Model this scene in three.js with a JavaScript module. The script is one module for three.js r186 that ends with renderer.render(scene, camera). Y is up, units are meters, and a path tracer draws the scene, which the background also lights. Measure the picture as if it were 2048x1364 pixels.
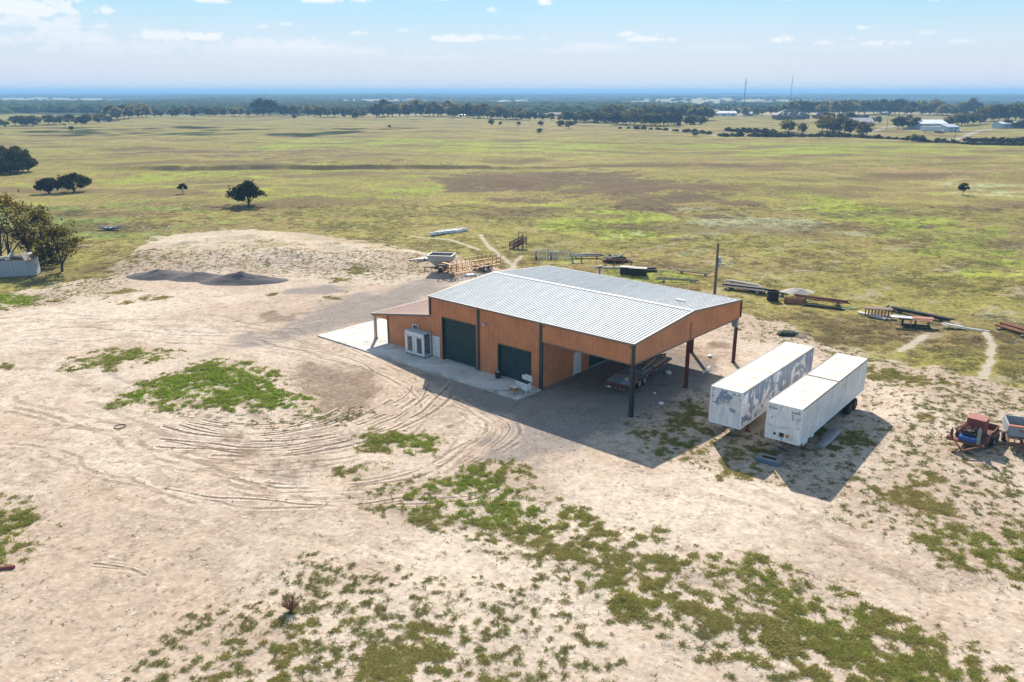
import * as THREE from 'three';
import { mergeGeometries } from 'three/addons/utils/BufferGeometryUtils.js';

// ---------------------------------------------------------------- camera, sky, sun, exposure
const scene = new THREE.Scene();
const CAM_H = 25, PITCH = 0.3026, FOCAL = 1600;            // a drone 25 m up, 28 mm equivalent lens
const camera = new THREE.PerspectiveCamera(2 * Math.atan(682 / FOCAL) * 180 / Math.PI, 2048 / 1364, 0.5, 60000);
camera.position.set(0, CAM_H, 0);
camera.rotation.set(-PITCH, 0, 0);
const renderer = new THREE.WebGLRenderer({ antialias: true });
renderer.toneMapping = THREE.LinearToneMapping;
const EXPOSURE = 1.78;
renderer.toneMappingExposure = EXPOSURE;
renderer.shadowMap.enabled = true;
const SUN = new THREE.Vector3(-0.03, 1, -1.46).normalize();  // read from the shadows of the eave and the trailers
const sun = new THREE.DirectionalLight(new THREE.Color(1.0, 0.93, 0.82), 5.0);
sun.position.copy(SUN).multiplyScalar(200).add(new THREE.Vector3(0, 0, -60));
sun.target.position.set(0, 0, -60);
sun.castShadow = true;
sun.shadow.radius = 1;
sun.shadow.mapSize.set(4096, 4096);
Object.assign(sun.shadow.camera, { left: -90, right: 90, top: 90, bottom: -90, near: 1, far: 600 });
scene.add(sun, sun.target);
scene.fog = new THREE.FogExp2(new THREE.Color().setRGB(0.36, 0.66, 1.0), 0.00026);

// ---------------------------------------------------------------- numbers
function rng(seed) { let a = seed >>> 0; return () => { a = (a + 0x6D2B79F5) | 0; let t = Math.imul(a ^ (a >>> 15), 1 | a); t = (t + Math.imul(t ^ (t >>> 7), 61 | t)) ^ t; return ((t ^ (t >>> 14)) >>> 0) / 4294967296; }; }
const clamp = (v, a = 0, b = 1) => v < a ? a : v > b ? b : v, mix = (a, b, t) => a + (b - a) * t;
const smooth = (a, b, v) => { const t = clamp((v - a) / (b - a)); return t * t * (3 - 2 * t); };
const NT = 512, NM = NT - 1;
function noiseTable(seed, octaves, base, gain) {             // tileable noise, mean 0.5, deviation 0.2
  const T = new Float32Array(NT * NT), r = rng(seed); let amp = 1, f = base;
  for (let o = 0; o < octaves && f <= NT / 2; o++, amp *= gain, f *= 2) {
    const L = new Float32Array(f * f); for (let i = 0; i < L.length; i++) L[i] = r();
    for (let y = 0; y < NT; y++) {
      const fy = y / NT * f, y0 = fy | 0, ty = fy - y0, sy = ty * ty * (3 - 2 * ty), a = y0 * f, b = ((y0 + 1) % f) * f;
      for (let x = 0; x < NT; x++) {
        const fx = x / NT * f, x0 = fx | 0, tx = fx - x0, sx = tx * tx * (3 - 2 * tx), x1 = (x0 + 1) % f;
        const p = L[a + x0] + (L[a + x1] - L[a + x0]) * sx, q = L[b + x0] + (L[b + x1] - L[b + x0]) * sx;
        T[y * NT + x] += (p + (q - p) * sy) * amp;
      }
    }
  }
  let m = 0, v = 0; for (const t of T) m += t; m /= T.length; for (const t of T) v += (t - m) ** 2; const k = 0.2 / Math.sqrt(v / T.length);
  for (let i = 0; i < T.length; i++) T[i] = clamp((T[i] - m) * k + 0.5);
  return T;
}
const TA = noiseTable(11, 7, 4, 0.55), TB = noiseTable(23, 7, 4, 0.55), TC = noiseTable(37, 4, 4, 0.5), TD = noiseTable(41, 5, 16, 0.7), TE = noiseTable(53, 4, 16, 0.6), TF = noiseTable(67, 3, 64, 0.6);
function look(T, u, v) {                                     // u, v in table widths
  const x = (u - Math.floor(u)) * NT, y = (v - Math.floor(v)) * NT, x0 = x | 0, y0 = y | 0, tx = x - x0, ty = y - y0;
  const a = (y0 & NM) * NT, b = ((y0 + 1) & NM) * NT, c0 = x0 & NM, c1 = (x0 + 1) & NM;
  const p = T[a + c0] + (T[a + c1] - T[a + c0]) * tx, q = T[b + c0] + (T[b + c1] - T[b + c0]) * tx;
  return p + (q - p) * ty;
}
const nz = (T, x, z, wave) => look(T, x / (4 * wave), z / (4 * wave));   // wave: metres per coarsest bump
const nf = (T, x, z, period) => look(T, (x * .83 + z * .557) / period, (z * .83 - x * .557) / period);   // fine grain, turned off the axes

// ---------------------------------------------------------------- the sky: pale haze low down, blue above, small cumulus all round
{
  const W = 4096, H = 2048, D = new Float32Array(W * H * 4), r = rng(5);
  const cov = new Float32Array(W * (H / 2));                 // cloud cover, upper half only
  const bank = new Float32Array(W * (H / 2));
  const sunAz = Math.atan2(SUN.z, SUN.x), sunEl = Math.asin(SUN.y);
  const stops = [[0, .74, .775, .86], [1.5, .735, .785, .875], [3.2, .67, .81, .92], [5.2, .48, .78, .96], [7.5, .34, .73, .97], [14, .30, .64, .93], [30, .17, .38, .66], [60, .10, .26, .52], [90, .085, .22, .46]];
  function cloud(az, el, w, h, a, seed) {                    // degrees; flat base, billowing top
    const r0 = Math.max(0, Math.floor((el - h) / 90 * (H / 2))), r1 = Math.min(H / 2 - 1, Math.ceil((el + h * 1.6) / 90 * (H / 2)));
    const half = w * 1.3 / Math.cos(Math.min(1.3, el * Math.PI / 180)), c0 = Math.floor((az - half + 180) / 360 * W), c1 = Math.ceil((az + half + 180) / 360 * W);
    for (let j = r0; j <= r1; j++) for (let i = c0; i <= c1; i++) {
      const e = j / (H / 2) * 90, A = i / W * 360 - 180, dx = (A - az) / half * 1.3, dy = (e - el) / h;
      const n = look(TA, A / 9 + seed * .37, e / 5.5 + seed * .61), n2 = look(TB, A / 2.6 + seed, e / 1.7 + seed * .3);
      const up = dy > 0 ? dy / 1.25 : dy * 2.4;
      const n3 = look(TE, A / 3.1 + seed * .7, e / 2.3 + seed * .2), v = 1 - dx * dx - up * up + (n - .5) * 1.5 + (n2 - .5) * 1.0 + (n3 - .5) * .9 * (dy > 0 ? 1 : .5);
      const d = smooth(.2, .85, v) * a, k = j * W + ((i + 4 * W) % W);
      if (d > cov[k]) cov[k] = d;
    }
  }
  const deg = 180 / Math.PI;
  const dirOf = (px, py) => { const dx = px - 1024, dy = py - 682, c = Math.cos(PITCH), s = Math.sin(PITCH), y = -s * FOCAL - dy * c, z = -c * FOCAL + dy * s; return [Math.atan2(z, dx) * deg, Math.atan2(y, Math.hypot(dx, z)) * deg]; };
  // the clouds of the photograph: x, y, width, height in its picture, cover
  for (const [x, y, w, h, a] of [[60, 25, 90, 20, .8], [145, 22, 60, 20, .75], [95, 52, 130, 14, .55], [10, 50, 40, 12, .7], [215, 27, 32, 11, .8], [120, 82, 110, 12, .45], [20, 85, 40, 16, .5], [290, 74, 45, 9, .75], [180, 84, 60, 8, .5],
    [420, 78, 50, 9, .8], [500, 96, 110, 12, .45], [640, 96, 90, 14, .5], [730, 106, 70, 8, .4], [410, 3, 60, 8, .8], [645, 4, 45, 9, .9], [720, 2, 40, 7, .9], [850, -2, 80, 8, .8], [566, 50, 18, 5, .85], [525, 56, 12, 4, .5], [715, 69, 20, 5, .6], [985, 23, 14, 5, .6], [805, 63, 14, 4, .55], [838, 62, 9, 4, .6], [917, 81, 62, 10, .8], [868, 100, 22, 7, .3], [1000, 78, 30, 5, .5],
    [1090, 8, 22, 7, 1], [1030, 78, 20, 4, .55], [1080, 76, 22, 4, .6], [1255, 72, 32, 6, .8], [1285, 82, 42, 7, .8], [1312, 71, 10, 4, .7], [1342, 81, 13, 4, .8], [1220, 96, 90, 7, .45], [1500, 92, 16, 3, .4], [1562, 82, 34, 8, .85], [1645, 88, 26, 5, .6], [1695, 80, 16, 4, .6], [1728, 59, 26, 5, .9], [1760, 90, 48, 6, .75], [1858, 68, 28, 4, .5], [1925, 86, 40, 5, .5], [1880, 1, 40, 4, .7], [1590, 0, 40, 4, .4], [160, 102, 220, 14, .3], [430, 106, 200, 12, .28], [330, 92, 120, 10, .3], [620, 110, 220, 10, .28], [250, 52, 60, 8, .45], [330, 76, 50, 10, .7], [130, 70, 70, 9, .5], [860, 118, 160, 9, .26], [1150, 104, 120, 7, .3], [1450, 100, 140, 7, .22], [40, 15, 70, 14, .6], [1700, 100, 160, 7, .22]]) {
    const [A, E] = dirOf(x, y), [A2] = dirOf(x + w, y), [, E2] = dirOf(x, y - h);
    cloud(A, E, Math.abs(A2 - A), Math.max(.12, E2 - E) * 1.25, a * .92, x * .13 + y * .7);
  }
  for (let k = 0; k < 330; k++) {                            // more of the same round the rest of the sky
    const A = r() * 360 - 180, E = 1.5 + Math.pow(r(), 1.7) * 70, s = (.4 + r() * r() * 2.6) * (.6 + E / 14), a = .35 + r() * .55;
    const dA = Math.abs(((A + 90 + 540) % 360) - 180);
    if (dA < 36 && E < 8.5) continue;
    cloud(A, E, s * (1.3 + r()), s * (.28 + .4 * Math.min(1, E / 40)), a, k * 1.77);
  }
  for (let j = 0; j < H; j++) {
    const e = (j + .5) / H * 180 - 90, ee = Math.max(0, e); let q = 0; while (q < stops.length - 2 && stops[q + 1][0] < ee) q++;
    const A = stops[q], B = stops[q + 1], t = clamp((ee - A[0]) / (B[0] - A[0])), er = e / deg, se = Math.sin(er), ce = Math.cos(er);
    for (let i = 0; i < W; i++) {
      const az = (i + .5) / W * 2 * Math.PI - Math.PI, o = (j * W + i) * 4;
      let R = mix(A[1], B[1], t), G = mix(A[2], B[2], t), Bl = mix(A[3], B[3], t);
      if (e > 0) {
        const c = se * Math.sin(sunEl) + ce * Math.cos(sunEl) * Math.cos(az - sunAz), th = Math.acos(clamp(c, -1, 1)) * deg;
        const veil = look(TC, az * .9, e / 26) * smooth(16, 2, e);    // thin high haze, uneven
        R = mix(R, .78, veil * .22); G = mix(G, .86, veil * .2); Bl = mix(Bl, .95, veil * .2);
        const glow = .42 * Math.exp(-th / 9) + .10 * Math.exp(-th / 26); R += glow; G += glow * .97; Bl += glow * .9;
        const cl = cov[Math.min(H / 2 - 1, j - H / 2) * W + i];
        if (cl > 0) { const k = cl * (.7 + .3 * smooth(.6, 4.5, e)); R = mix(R, 1.04, k); G = mix(G, 1.03, k); Bl = mix(Bl, 1.03, k); }
      }
      D[o] = R / EXPOSURE; D[o + 1] = G / EXPOSURE; D[o + 2] = Bl / EXPOSURE; D[o + 3] = 1;
    }
  }
  const tex = new THREE.DataTexture(D, W, H, THREE.RGBAFormat, THREE.FloatType);
  tex.mapping = THREE.EquirectangularReflectionMapping; tex.magFilter = THREE.LinearFilter; tex.minFilter = THREE.LinearFilter; tex.wrapS = THREE.RepeatWrapping; tex.needsUpdate = true;
  scene.background = tex; scene.environment = tex;
}
// ---------------------------------------------------------------- helpers
const V3 = (x, y, z) => new THREE.Vector3(x, y, z);
const taken = new Map();
function numbered(name) { const n = taken.get(name) ?? 0; taken.set(name, n + 1); return n ? name + '_' + String(n).padStart(3, '0') : name; }
function tag(o, label, category, group, kind) { if (label) o.userData.label = label; if (category) o.userData.category = category; if (group) o.userData.group = group; if (kind) o.userData.kind = kind; return o; }
function thing(name, label, category, [x, y, z] = [0, 0, 0], turn = 0, group) {
  const o = new THREE.Group(); o.name = numbered(name); scene.add(o); o.position.set(x, y, z); o.rotation.y = turn; return tag(o, label, category, group);
}
function part(name, geo, mat, parent, label) {
  const g = Array.isArray(geo) ? join(geo) : geo, m = new THREE.Mesh(g, mat); m.name = parent === scene ? numbered(name) : name; m.castShadow = m.receiveShadow = true; parent.add(m); if (label) m.userData.label = label; return m;
}
function copyOf(o, [x, y, z], turn, label, scale) {
  const c = o.clone(); c.name = numbered(o.name.replace(/_\d{3}$/, '')); scene.add(c); c.position.set(x, y, z); c.rotation.y = turn; if (scale) c.scale.set(...scale); c.userData = { ...o.userData }; if (label) c.userData.label = label; return c;
}
function join(list) {
  const l = list.map((g) => { const n = g.index ? g.toNonIndexed() : g; for (const k of Object.keys(n.attributes)) if (!['position', 'normal', 'uv', 'color'].includes(k)) n.deleteAttribute(k); return n; });
  const all = ['position', 'normal', 'uv', 'color'].filter((k) => l.every((g) => g.attributes[k]));
  for (const g of l) for (const k of Object.keys(g.attributes)) if (!all.includes(k)) g.deleteAttribute(k);
  return l.length === 1 ? l[0] : mergeGeometries(l, false);
}
const bx = (x, y, z, w, h, d, ry = 0) => { const g = new THREE.BoxGeometry(w, h, d); if (ry) g.rotateY(ry); return g.translate(x, y, z); };   // by its centre
const UPV = V3(0, 1, 0), FWD = V3(0, 0, 1);
function beam(a, b, w, h) {                                  // a bar of w x h from a to b
  a = V3(...a); b = V3(...b); const d = b.clone().sub(a), g = new THREE.BoxGeometry(w, h ?? w, d.length());
  const m = new THREE.Matrix4().lookAt(b, a, Math.abs(d.x) + Math.abs(d.z) < 1e-4 ? V3(0, 0, 1) : UPV); return g.applyMatrix4(m).translate((a.x + b.x) / 2, (a.y + b.y) / 2, (a.z + b.z) / 2);
}
function rod(a, b, r, r2 = r, n = 8) {
  a = V3(...a); b = V3(...b); const d = b.clone().sub(a), g = new THREE.CylinderGeometry(r2, r, d.length(), n);
  return g.applyQuaternion(new THREE.Quaternion().setFromUnitVectors(UPV, d.clone().normalize())).translate((a.x + b.x) / 2, (a.y + b.y) / 2, (a.z + b.z) / 2);
}
const hose = (pts, r, n = 40) => new THREE.TubeGeometry(new THREE.CatmullRomCurve3(pts.map((p) => V3(...p))), n, r, 6);
function quads(list) {                                       // [[a,b,c,d], ...] flat faces, uv 0..1 on each
  const P = [], T = []; for (const q of list) { const [a, b, c, d] = q; if (d) { P.push(...a, ...b, ...c, ...a, ...c, ...d); T.push(0, 0, 1, 0, 1, 1, 0, 0, 1, 1, 0, 1); } else { P.push(...a, ...b, ...c); T.push(0, 0, 1, 0, 1, 1); } }
  const g = new THREE.BufferGeometry(); g.setAttribute('position', new THREE.Float32BufferAttribute(P, 3)); g.setAttribute('uv', new THREE.Float32BufferAttribute(T, 2)); g.computeVertexNormals(); return g;
}
function prism(pts, depth, bevel = 0) {                      // outline in x, y; depth along z, centred
  const s = new THREE.Shape(pts.map(([x, y]) => new THREE.Vector2(x, y))); return new THREE.ExtrudeGeometry(s, { depth, bevelEnabled: bevel > 0, bevelSize: bevel, bevelThickness: bevel, bevelSegments: 1, steps: 1 }).translate(0, 0, -depth / 2);
}
const lin = (r, g, b) => new THREE.Color().setRGB(r, g, b);
const std = (c, rough = 0.8, metal = 0, more = {}) => new THREE.MeshStandardMaterial({ color: Array.isArray(c) ? lin(...c) : c, roughness: rough, metalness: metal, side: THREE.DoubleSide, ...more });
const matte = (c, more = {}) => new THREE.MeshPhysicalMaterial({ color: Array.isArray(c) ? lin(...c) : c, roughness: 1, metalness: 0, specularIntensity: .08, side: THREE.DoubleSide, ...more });   // earth, gravel, plants: no sheen
function paint(W, H, f, srgb = true, wrap = true) {          // f(u, v, x, y) -> [r, g, b] linear 0..1
  const D = new Uint8Array(W * H * 4), enc = (c) => { c = clamp(c); return 255 * (c < .0031308 ? c * 12.92 : 1.055 * Math.pow(c, 1 / 2.4) - .055); };
  for (let y = 0; y < H; y++) for (let x = 0; x < W; x++) { const c = f((x + .5) / W, (y + .5) / H, x, y), o = (y * W + x) * 4; for (let k = 0; k < 3; k++) D[o + k] = srgb ? enc(c[k]) : clamp(c[k]) * 255; D[o + 3] = 255; }
  const t = new THREE.DataTexture(D, W, H); t.magFilter = THREE.LinearFilter; t.minFilter = THREE.LinearMipmapLinearFilter; t.generateMipmaps = true; if (srgb) t.colorSpace = THREE.SRGBColorSpace; if (wrap) t.wrapS = t.wrapT = THREE.RepeatWrapping; t.needsUpdate = true; return t;
}
// weathered variation of a base colour; one texture for all, multiplied with the material's colour
const wearTex = paint(512, 512, (u, v) => { const a = look(TA, u, v), b = look(TD, u, v * .5), s = .92 + .2 * (a - .5) + .16 * (b - .5); return [s, s * (.99 + .03 * (a - .5)), s * (.985 + .05 * (b - .5))]; });
const worn = (c, rough = .8, metal = 0, more = {}) => std(c, rough, metal, { map: wearTex, ...more });
const rustTex = paint(256, 256, (u, v) => { const a = look(TA, u, v), b = look(TB, u * 2, v * 2), t = smooth(.35, .7, a * .6 + b * .4); return [mix(.16, .27, t), mix(.062, .10, t), mix(.035, .045, t)]; });
const woodTex = paint(256, 256, (u, v) => { const g = look(TA, u * .3, v * 4), b = look(TB, u, v), t = .6 * g + .4 * b; return [mix(.16, .40, t), mix(.125, .33, t), mix(.095, .26, t)]; });
const M = {
  orange: worn([.62, .235, .098], .45, 0), orangeLit: null,
  trimGreen: worn([.022, .045, .036], .5), trimBrown: worn([.20, .16, .125], .55), doorGreen: std([.005, .040, .042], .45),
  white: worn([.78, .79, .80], .45), offwhite: worn([.66, .62, .55], .6), rust: std(0xffffff, .9, 0, { map: rustTex }), redSteel: worn([.13, .028, .016], .6), steel: worn([.35, .35, .36], .45, .6), darkSteel: worn([.04, .038, .037], .6, .3),
  black: std([.012, .012, .013], .75), rubber: std([.018, .018, .019], .85), wood: std(0xffffff, .9, 0, { map: woodTex }), greyWood: worn([.25, .225, .20], .92), tanWood: worn([.50, .38, .26], .9), plank: worn([.36, .27, .185], .9),
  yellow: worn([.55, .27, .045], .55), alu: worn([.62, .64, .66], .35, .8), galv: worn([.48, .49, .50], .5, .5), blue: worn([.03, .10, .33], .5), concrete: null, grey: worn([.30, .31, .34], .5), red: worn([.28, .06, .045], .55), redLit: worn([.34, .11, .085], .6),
};
function wheel(parent, x, y, z, r, w, rimMat, axis = 'z') {  // hub axis along x or z
  const g = new THREE.Group(); g.name = 'wheel'; parent.add(g); g.position.set(x, y, z); if (axis === 'x') g.rotation.y = Math.PI / 2;
  const ty = [[.62, -.5], [.9, -.5], [1, -.36], [1, .36], [.9, .5], [.62, .5]].map(([a, b]) => new THREE.Vector2(a * r, b * w));
  part('tyre', new THREE.LatheGeometry(ty, 20).rotateX(Math.PI / 2), M.rubber, g);
  const rm = [[.001, -.18], [.18, -.2], [.26, -.34], [.5, -.3], [.63, -.46], [.63, .46], [.5, .3], [.26, .34], [.18, .2], [.001, .18]].map(([a, b]) => new THREE.Vector2(a * r, b * w));
  part('rim', new THREE.LatheGeometry(rm, 16).rotateX(Math.PI / 2), rimMat, g); return g;
}
// ---------------------------------------------------------------- survey: plan position (x, z) of a point of level ground in the photograph's picture
function plan(px, py, h = 0) {
  const dx = px - 1024, dy = py - 682, c = Math.cos(PITCH), s = Math.sin(PITCH), y = -s * FOCAL - dy * c, z = -c * FOCAL + dy * s, t = (h - CAM_H) / y;
  return [dx * t, z * t];
}
const inside = (p, x, z) => { let c = false; for (let i = 0, j = p.length - 1; i < p.length; j = i++) { const [xi, zi] = p[i], [xj, zj] = p[j]; if ((zi > z) !== (zj > z) && x < (xj - xi) * (z - zi) / (zj - zi) + xi) c = !c; } return c; };
function Raster(x0, x1, z0, z1, cell, names) {               // what grows and lies where, in plan
  const nx = Math.ceil((x1 - x0) / cell), nzz = Math.ceil((z1 - z0) / cell), ch = {}; for (const n of names) ch[n] = new Float32Array(nx * nzz);
  const blur = (A, r) => { if (r < 1) return A; for (let pass = 0; pass < 2; pass++) { const B = new Float32Array(A.length); for (let j = 0; j < nzz; j++) { let s = 0; for (let i = -r; i < nx + r; i++) { if (i + r < nx) s += A[j * nx + i + r] ?? 0; if (i - r - 1 >= 0) s -= A[j * nx + i - r - 1]; if (i >= 0 && i < nx) B[j * nx + i] = s / (2 * r + 1); } } const C = new Float32Array(A.length); for (let i = 0; i < nx; i++) { let s = 0; for (let j = -r; j < nzz + r; j++) { if (j + r < nzz && j + r >= 0) s += B[(j + r) * nx + i]; if (j - r - 1 >= 0) s -= B[(j - r - 1) * nx + i]; if (j >= 0 && j < nzz) C[j * nx + i] = s / (2 * r + 1); } } A = C; } return A; };
  return {
    poly(name, val, soft, pts) {
      const p = pts.map(([a, b]) => plan(a, b)), L = new Float32Array(nx * nzz);
      let a = 1e9, b = -1e9, c = 1e9, d = -1e9; for (const [x, z] of p) { a = Math.min(a, x); b = Math.max(b, x); c = Math.min(c, z); d = Math.max(d, z); }
      for (let j = Math.max(0, ((c - z0) / cell) | 0); j <= Math.min(nzz - 1, (d - z0) / cell); j++) for (let i = Math.max(0, ((a - x0) / cell) | 0); i <= Math.min(nx - 1, (b - x0) / cell); i++) if (inside(p, x0 + (i + .5) * cell, z0 + (j + .5) * cell)) L[j * nx + i] = 1;
      const S = blur(L, Math.round(soft / cell)), A = ch[name]; for (let i = 0; i < A.length; i++) A[i] = mix(A[i], val, S[i]);
    },
    at(name, x, z) {
      const fx = clamp((x - x0) / cell - .5, 0, nx - 1.001), fz = clamp((z - z0) / cell - .5, 0, nzz - 1.001), i = fx | 0, j = fz | 0, tx = fx - i, tz = fz - j, A = ch[name], k = j * nx + i;
      return (A[k] * (1 - tx) + A[k + 1] * tx) * (1 - tz) + (A[k + nx] * (1 - tx) + A[k + nx + 1] * tx) * tz;
    },
  };
}
const Y = Raster(-115, 115, -190, -18, .5, ['field', 'grass', 'lush', 'weed', 'gravel', 'brown', 'pale', 'mound', 'dry']);
Y.poly('field', 1, 1.5, [[-900, 700], [0, 590], [130, 570], [225, 548], [265, 520], [285, 490], [330, 470], [480, 458], [640, 469], [760, 489], [860, 508], [1000, 536], [1100, 562], [1300, 592], [1484, 628], [1560, 652], [1650, 685], [1760, 716], [1880, 745], [2048, 788], [2600, 950], [3200, 700], [3000, 380], [-900, 380]]);
Y.poly('weed', .75, 1.5, [[160, 520], [280, 474], [480, 459], [700, 480], [860, 509], [900, 540], [760, 560], [560, 548], [400, 545], [280, 545], [190, 560]]);
Y.poly('pale', .6, 1.5, [[280, 474], [480, 459], [700, 480], [860, 509], [700, 535], [480, 520], [330, 520]]);
Y.poly('dry', .75, 2, [[190, 545], [290, 478], [480, 462], [700, 482], [860, 510], [760, 545], [560, 535], [300, 545]]);
Y.poly('grass', .5, 1.5, [[170, 530], [300, 500], [380, 500], [300, 535], [200, 560]]); Y.poly('grass', .55, 1, [[430, 500], [560, 490], [620, 505], [500, 515]]); Y.poly('grass', .4, 1.5, [[600, 470], [860, 508], [820, 520], [640, 490]]);
Y.poly('weed', 1, 1, [[420, 475], [520, 460], [640, 470], [760, 492], [640, 495], [480, 485]]);
Y.poly('mound', 1, 3, [[190, 540], [290, 490], [480, 472], [700, 492], [840, 515], [720, 540], [500, 528], [300, 540]]);
Y.poly('weed', .55, 1.5, [[1480, 640], [1560, 655], [1740, 712], [2048, 790], [2600, 930], [2300, 1100], [1950, 1010], [1800, 900], [1790, 800], [1745, 735], [1640, 690], [1500, 680]]);
Y.poly('weed', .35, 1.5, [[1700, 900], [2300, 900], [2300, 1200], [1850, 1090], [1690, 1010]]);
Y.poly('weed', .3, 1.5, [[1280, 830], [1430, 790], [1500, 880], [1620, 900], [1790, 800], [1800, 860], [1650, 960], [1480, 930], [1340, 900]]);
Y.poly('grass', .55, .8, [[1280, 880], [1360, 800], [1420, 830], [1400, 900], [1330, 905]]); Y.poly('grass', .25, 1, [[1280, 880], [1360, 800], [1420, 830], [1400, 900], [1330, 905]]);
Y.poly('grass', .5, .7, [[1440, 900], [1530, 880], [1545, 920], [1460, 925]]); Y.poly('grass', .6, .7, [[1640, 870], [1700, 855], [1760, 850], [1720, 890], [1650, 895]]);
Y.poly('grass', .62, 1, [[1640, 700], [1740, 720], [1790, 745], [1900, 765], [1850, 780], [1740, 745], [1640, 712]]);
Y.poly('grass', .9, .5, [[1750, 738], [1800, 740], [1850, 752], [1870, 775], [1800, 768], [1745, 752]]);
// grass in the yard
Y.poly('grass', .80, .5, [[135, 728], [180, 706], [215, 697], [290, 697], [362, 703], [300, 722], [230, 735], [150, 738]]); Y.poly('lush', .45, .5, [[135, 728], [180, 700], [290, 695], [362, 703], [300, 724], [150, 740]]);
Y.poly('grass', .95, .6, [[232, 790], [300, 758], [380, 735], [450, 727], [510, 735], [545, 765], [590, 795], [655, 828], [610, 826], [560, 800], [500, 822], [470, 805], [400, 808], [330, 800], [250, 806]]); Y.poly('lush', .95, .8, [[200, 800], [300, 755], [450, 722], [540, 745], [660, 830], [480, 826], [240, 810]]);
Y.poly('weed', .6, .8, [[290, 800], [420, 805], [600, 830], [560, 842], [420, 825], [300, 815]]); Y.poly('weed', .5, .8, [[520, 740], [600, 780], [640, 800], [600, 800], [520, 760]]);
Y.poly('grass', .9, .4, [[738, 876], [790, 862], [850, 868], [893, 882], [850, 905], [800, 906], [790, 890], [745, 890]]); Y.poly('lush', .8, .5, [[735, 880], [800, 860], [895, 882], [850, 908], [740, 892]]);
Y.poly('weed', .75, .5, [[640, 835], [700, 815], [760, 825], [700, 845]]);
Y.poly('grass', .8, .3, [[680, 936], [700, 932], [740, 944], [735, 955], [690, 952]]); Y.poly('grass', .75, .3, [[715, 965], [755, 955], [760, 966], [725, 972]]);
Y.poly('grass', .40, 1, [[735, 992], [850, 985], [960, 930], [1000, 938], [1060, 985], [1100, 1022], [1180, 1055], [1330, 1105], [1480, 1128], [1570, 1160], [1720, 1215], [1860, 1290], [1990, 1364], [2100, 1430], [1750, 1420], [1640, 1364], [1500, 1290], [1400, 1225], [1200, 1165], [1050, 1085], [900, 1042]]);
Y.poly('weed', .72, 1, [[735, 992], [960, 935], [1100, 1022], [1330, 1105], [1570, 1160], [1860, 1290], [2100, 1430], [1600, 1430], [1480, 1300], [1200, 1180], [900, 1045]]);
Y.poly('lush', .75, 1, [[735, 992], [960, 930], [1060, 985], [1140, 1035], [1000, 1060], [860, 1020]]);
Y.poly('grass', .74, .8, [[955, 938], [1000, 938], [1060, 985], [1130, 1030], [1080, 1035], [1000, 985], [940, 975]]);
Y.poly('grass', .60, .9, [[860, 1010], [980, 1020], [970, 1055], [900, 1045], [830, 1010]]);
Y.poly('grass', .62, .9, [[1410, 1120], [1480, 1128], [1570, 1160], [1720, 1225], [1860, 1300], [1990, 1380], [1880, 1400], [1760, 1320], [1640, 1240], [1540, 1195], [1440, 1150]]); Y.poly('lush', .6, 1, [[1410, 1120], [1570, 1160], [1990, 1380], [1850, 1400], [1540, 1200]]);
Y.poly('grass', .95, .35, [[1195, 1188], [1240, 1172], [1300, 1170], [1332, 1188], [1315, 1215], [1250, 1222], [1205, 1205]]); Y.poly('lush', .35, .5, [[1195, 1188], [1240, 1172], [1332, 1188], [1315, 1215], [1205, 1205]]);
Y.poly('grass', .86, .4, [[1440, 1255], [1500, 1240], [1540, 1270], [1545, 1300], [1480, 1295]]); Y.poly('dry', .8, .5, [[1690, 1250], [1760, 1250], [1790, 1290], [1740, 1300]]);
Y.poly('weed', .72, 1.8, [[330, 1400], [420, 1290], [560, 1220], [700, 1180], [820, 1230], [1000, 1250], [1110, 1310], [1200, 1400]]); Y.poly('grass', .26, 1.6, [[400, 1400], [430, 1310], [560, 1250], [760, 1260], [1000, 1290], [1100, 1400]]);
Y.poly('weed', .55, 1, [[640, 1130], [740, 1150], [720, 1190], [600, 1200]]); Y.poly('weed', .8, .6, [[1020, 1185], [1075, 1185], [1080, 1215], [1035, 1220]]);
Y.poly('grass', .72, .6, [[-60, 1000], [40, 1008], [75, 1040], [60, 1110], [20, 1140], [-60, 1150]]); Y.poly('lush', .4, .6, [[-60, 1000], [75, 1040], [20, 1140], [-60, 1150]]);
Y.poly('grass', .66, .8, [[1830, 1065], [1910, 1060], [2050, 1070], [2200, 1100], [2200, 1200], [2048, 1170], [1950, 1140], [1870, 1100]]); Y.poly('lush', .4, .8, [[1830, 1065], [2200, 1090], [2200, 1200], [1870, 1100]]);
for (const p of [[[1790, 990], [1850, 988], [1895, 1025], [1850, 1035]], [[1940, 970], [1985, 972], [2000, 990], [1955, 988]], [[1820, 835], [1870, 842], [1880, 855], [1830, 852]], [[1440, 940], [1485, 938], [1490, 952], [1455, 955]], [[1815, 945], [1860, 950], [1870, 965], [1830, 960]], [[205, 700], [235, 702], [230, 708]], [[860, 1105], [910, 1112], [900, 1122]]]) { Y.poly('grass', .92, .3, p); Y.poly('dry', .9, .4, p); }
for (const [a, b, w] of [[250, 580, 22], [205, 592, 22], [250, 605, 26], [305, 597, 24], [240, 582, 16], [675, 560, 26], [690, 582, 18], [665, 598, 18], [545, 590, 14], [705, 545, 20], [15, 735, 22]]) { const p = [[a - w, b], [a, b - 5], [a + w, b], [a, b + 5]]; Y.poly('grass', .9, .2, p); Y.poly('dry', .6, .3, p); }
Y.poly('grass', 1, .6, [[-300, 640], [-60, 596], [0, 586], [60, 592], [95, 603], [45, 613], [-60, 618], [-300, 680]]); Y.poly('lush', 1, .6, [[-300, 640], [0, 586], [95, 603], [-60, 620]]);
Y.poly('weed', .8, .8, [[70, 590], [140, 570], [200, 555], [260, 545], [220, 575], [120, 605]]);
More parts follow.
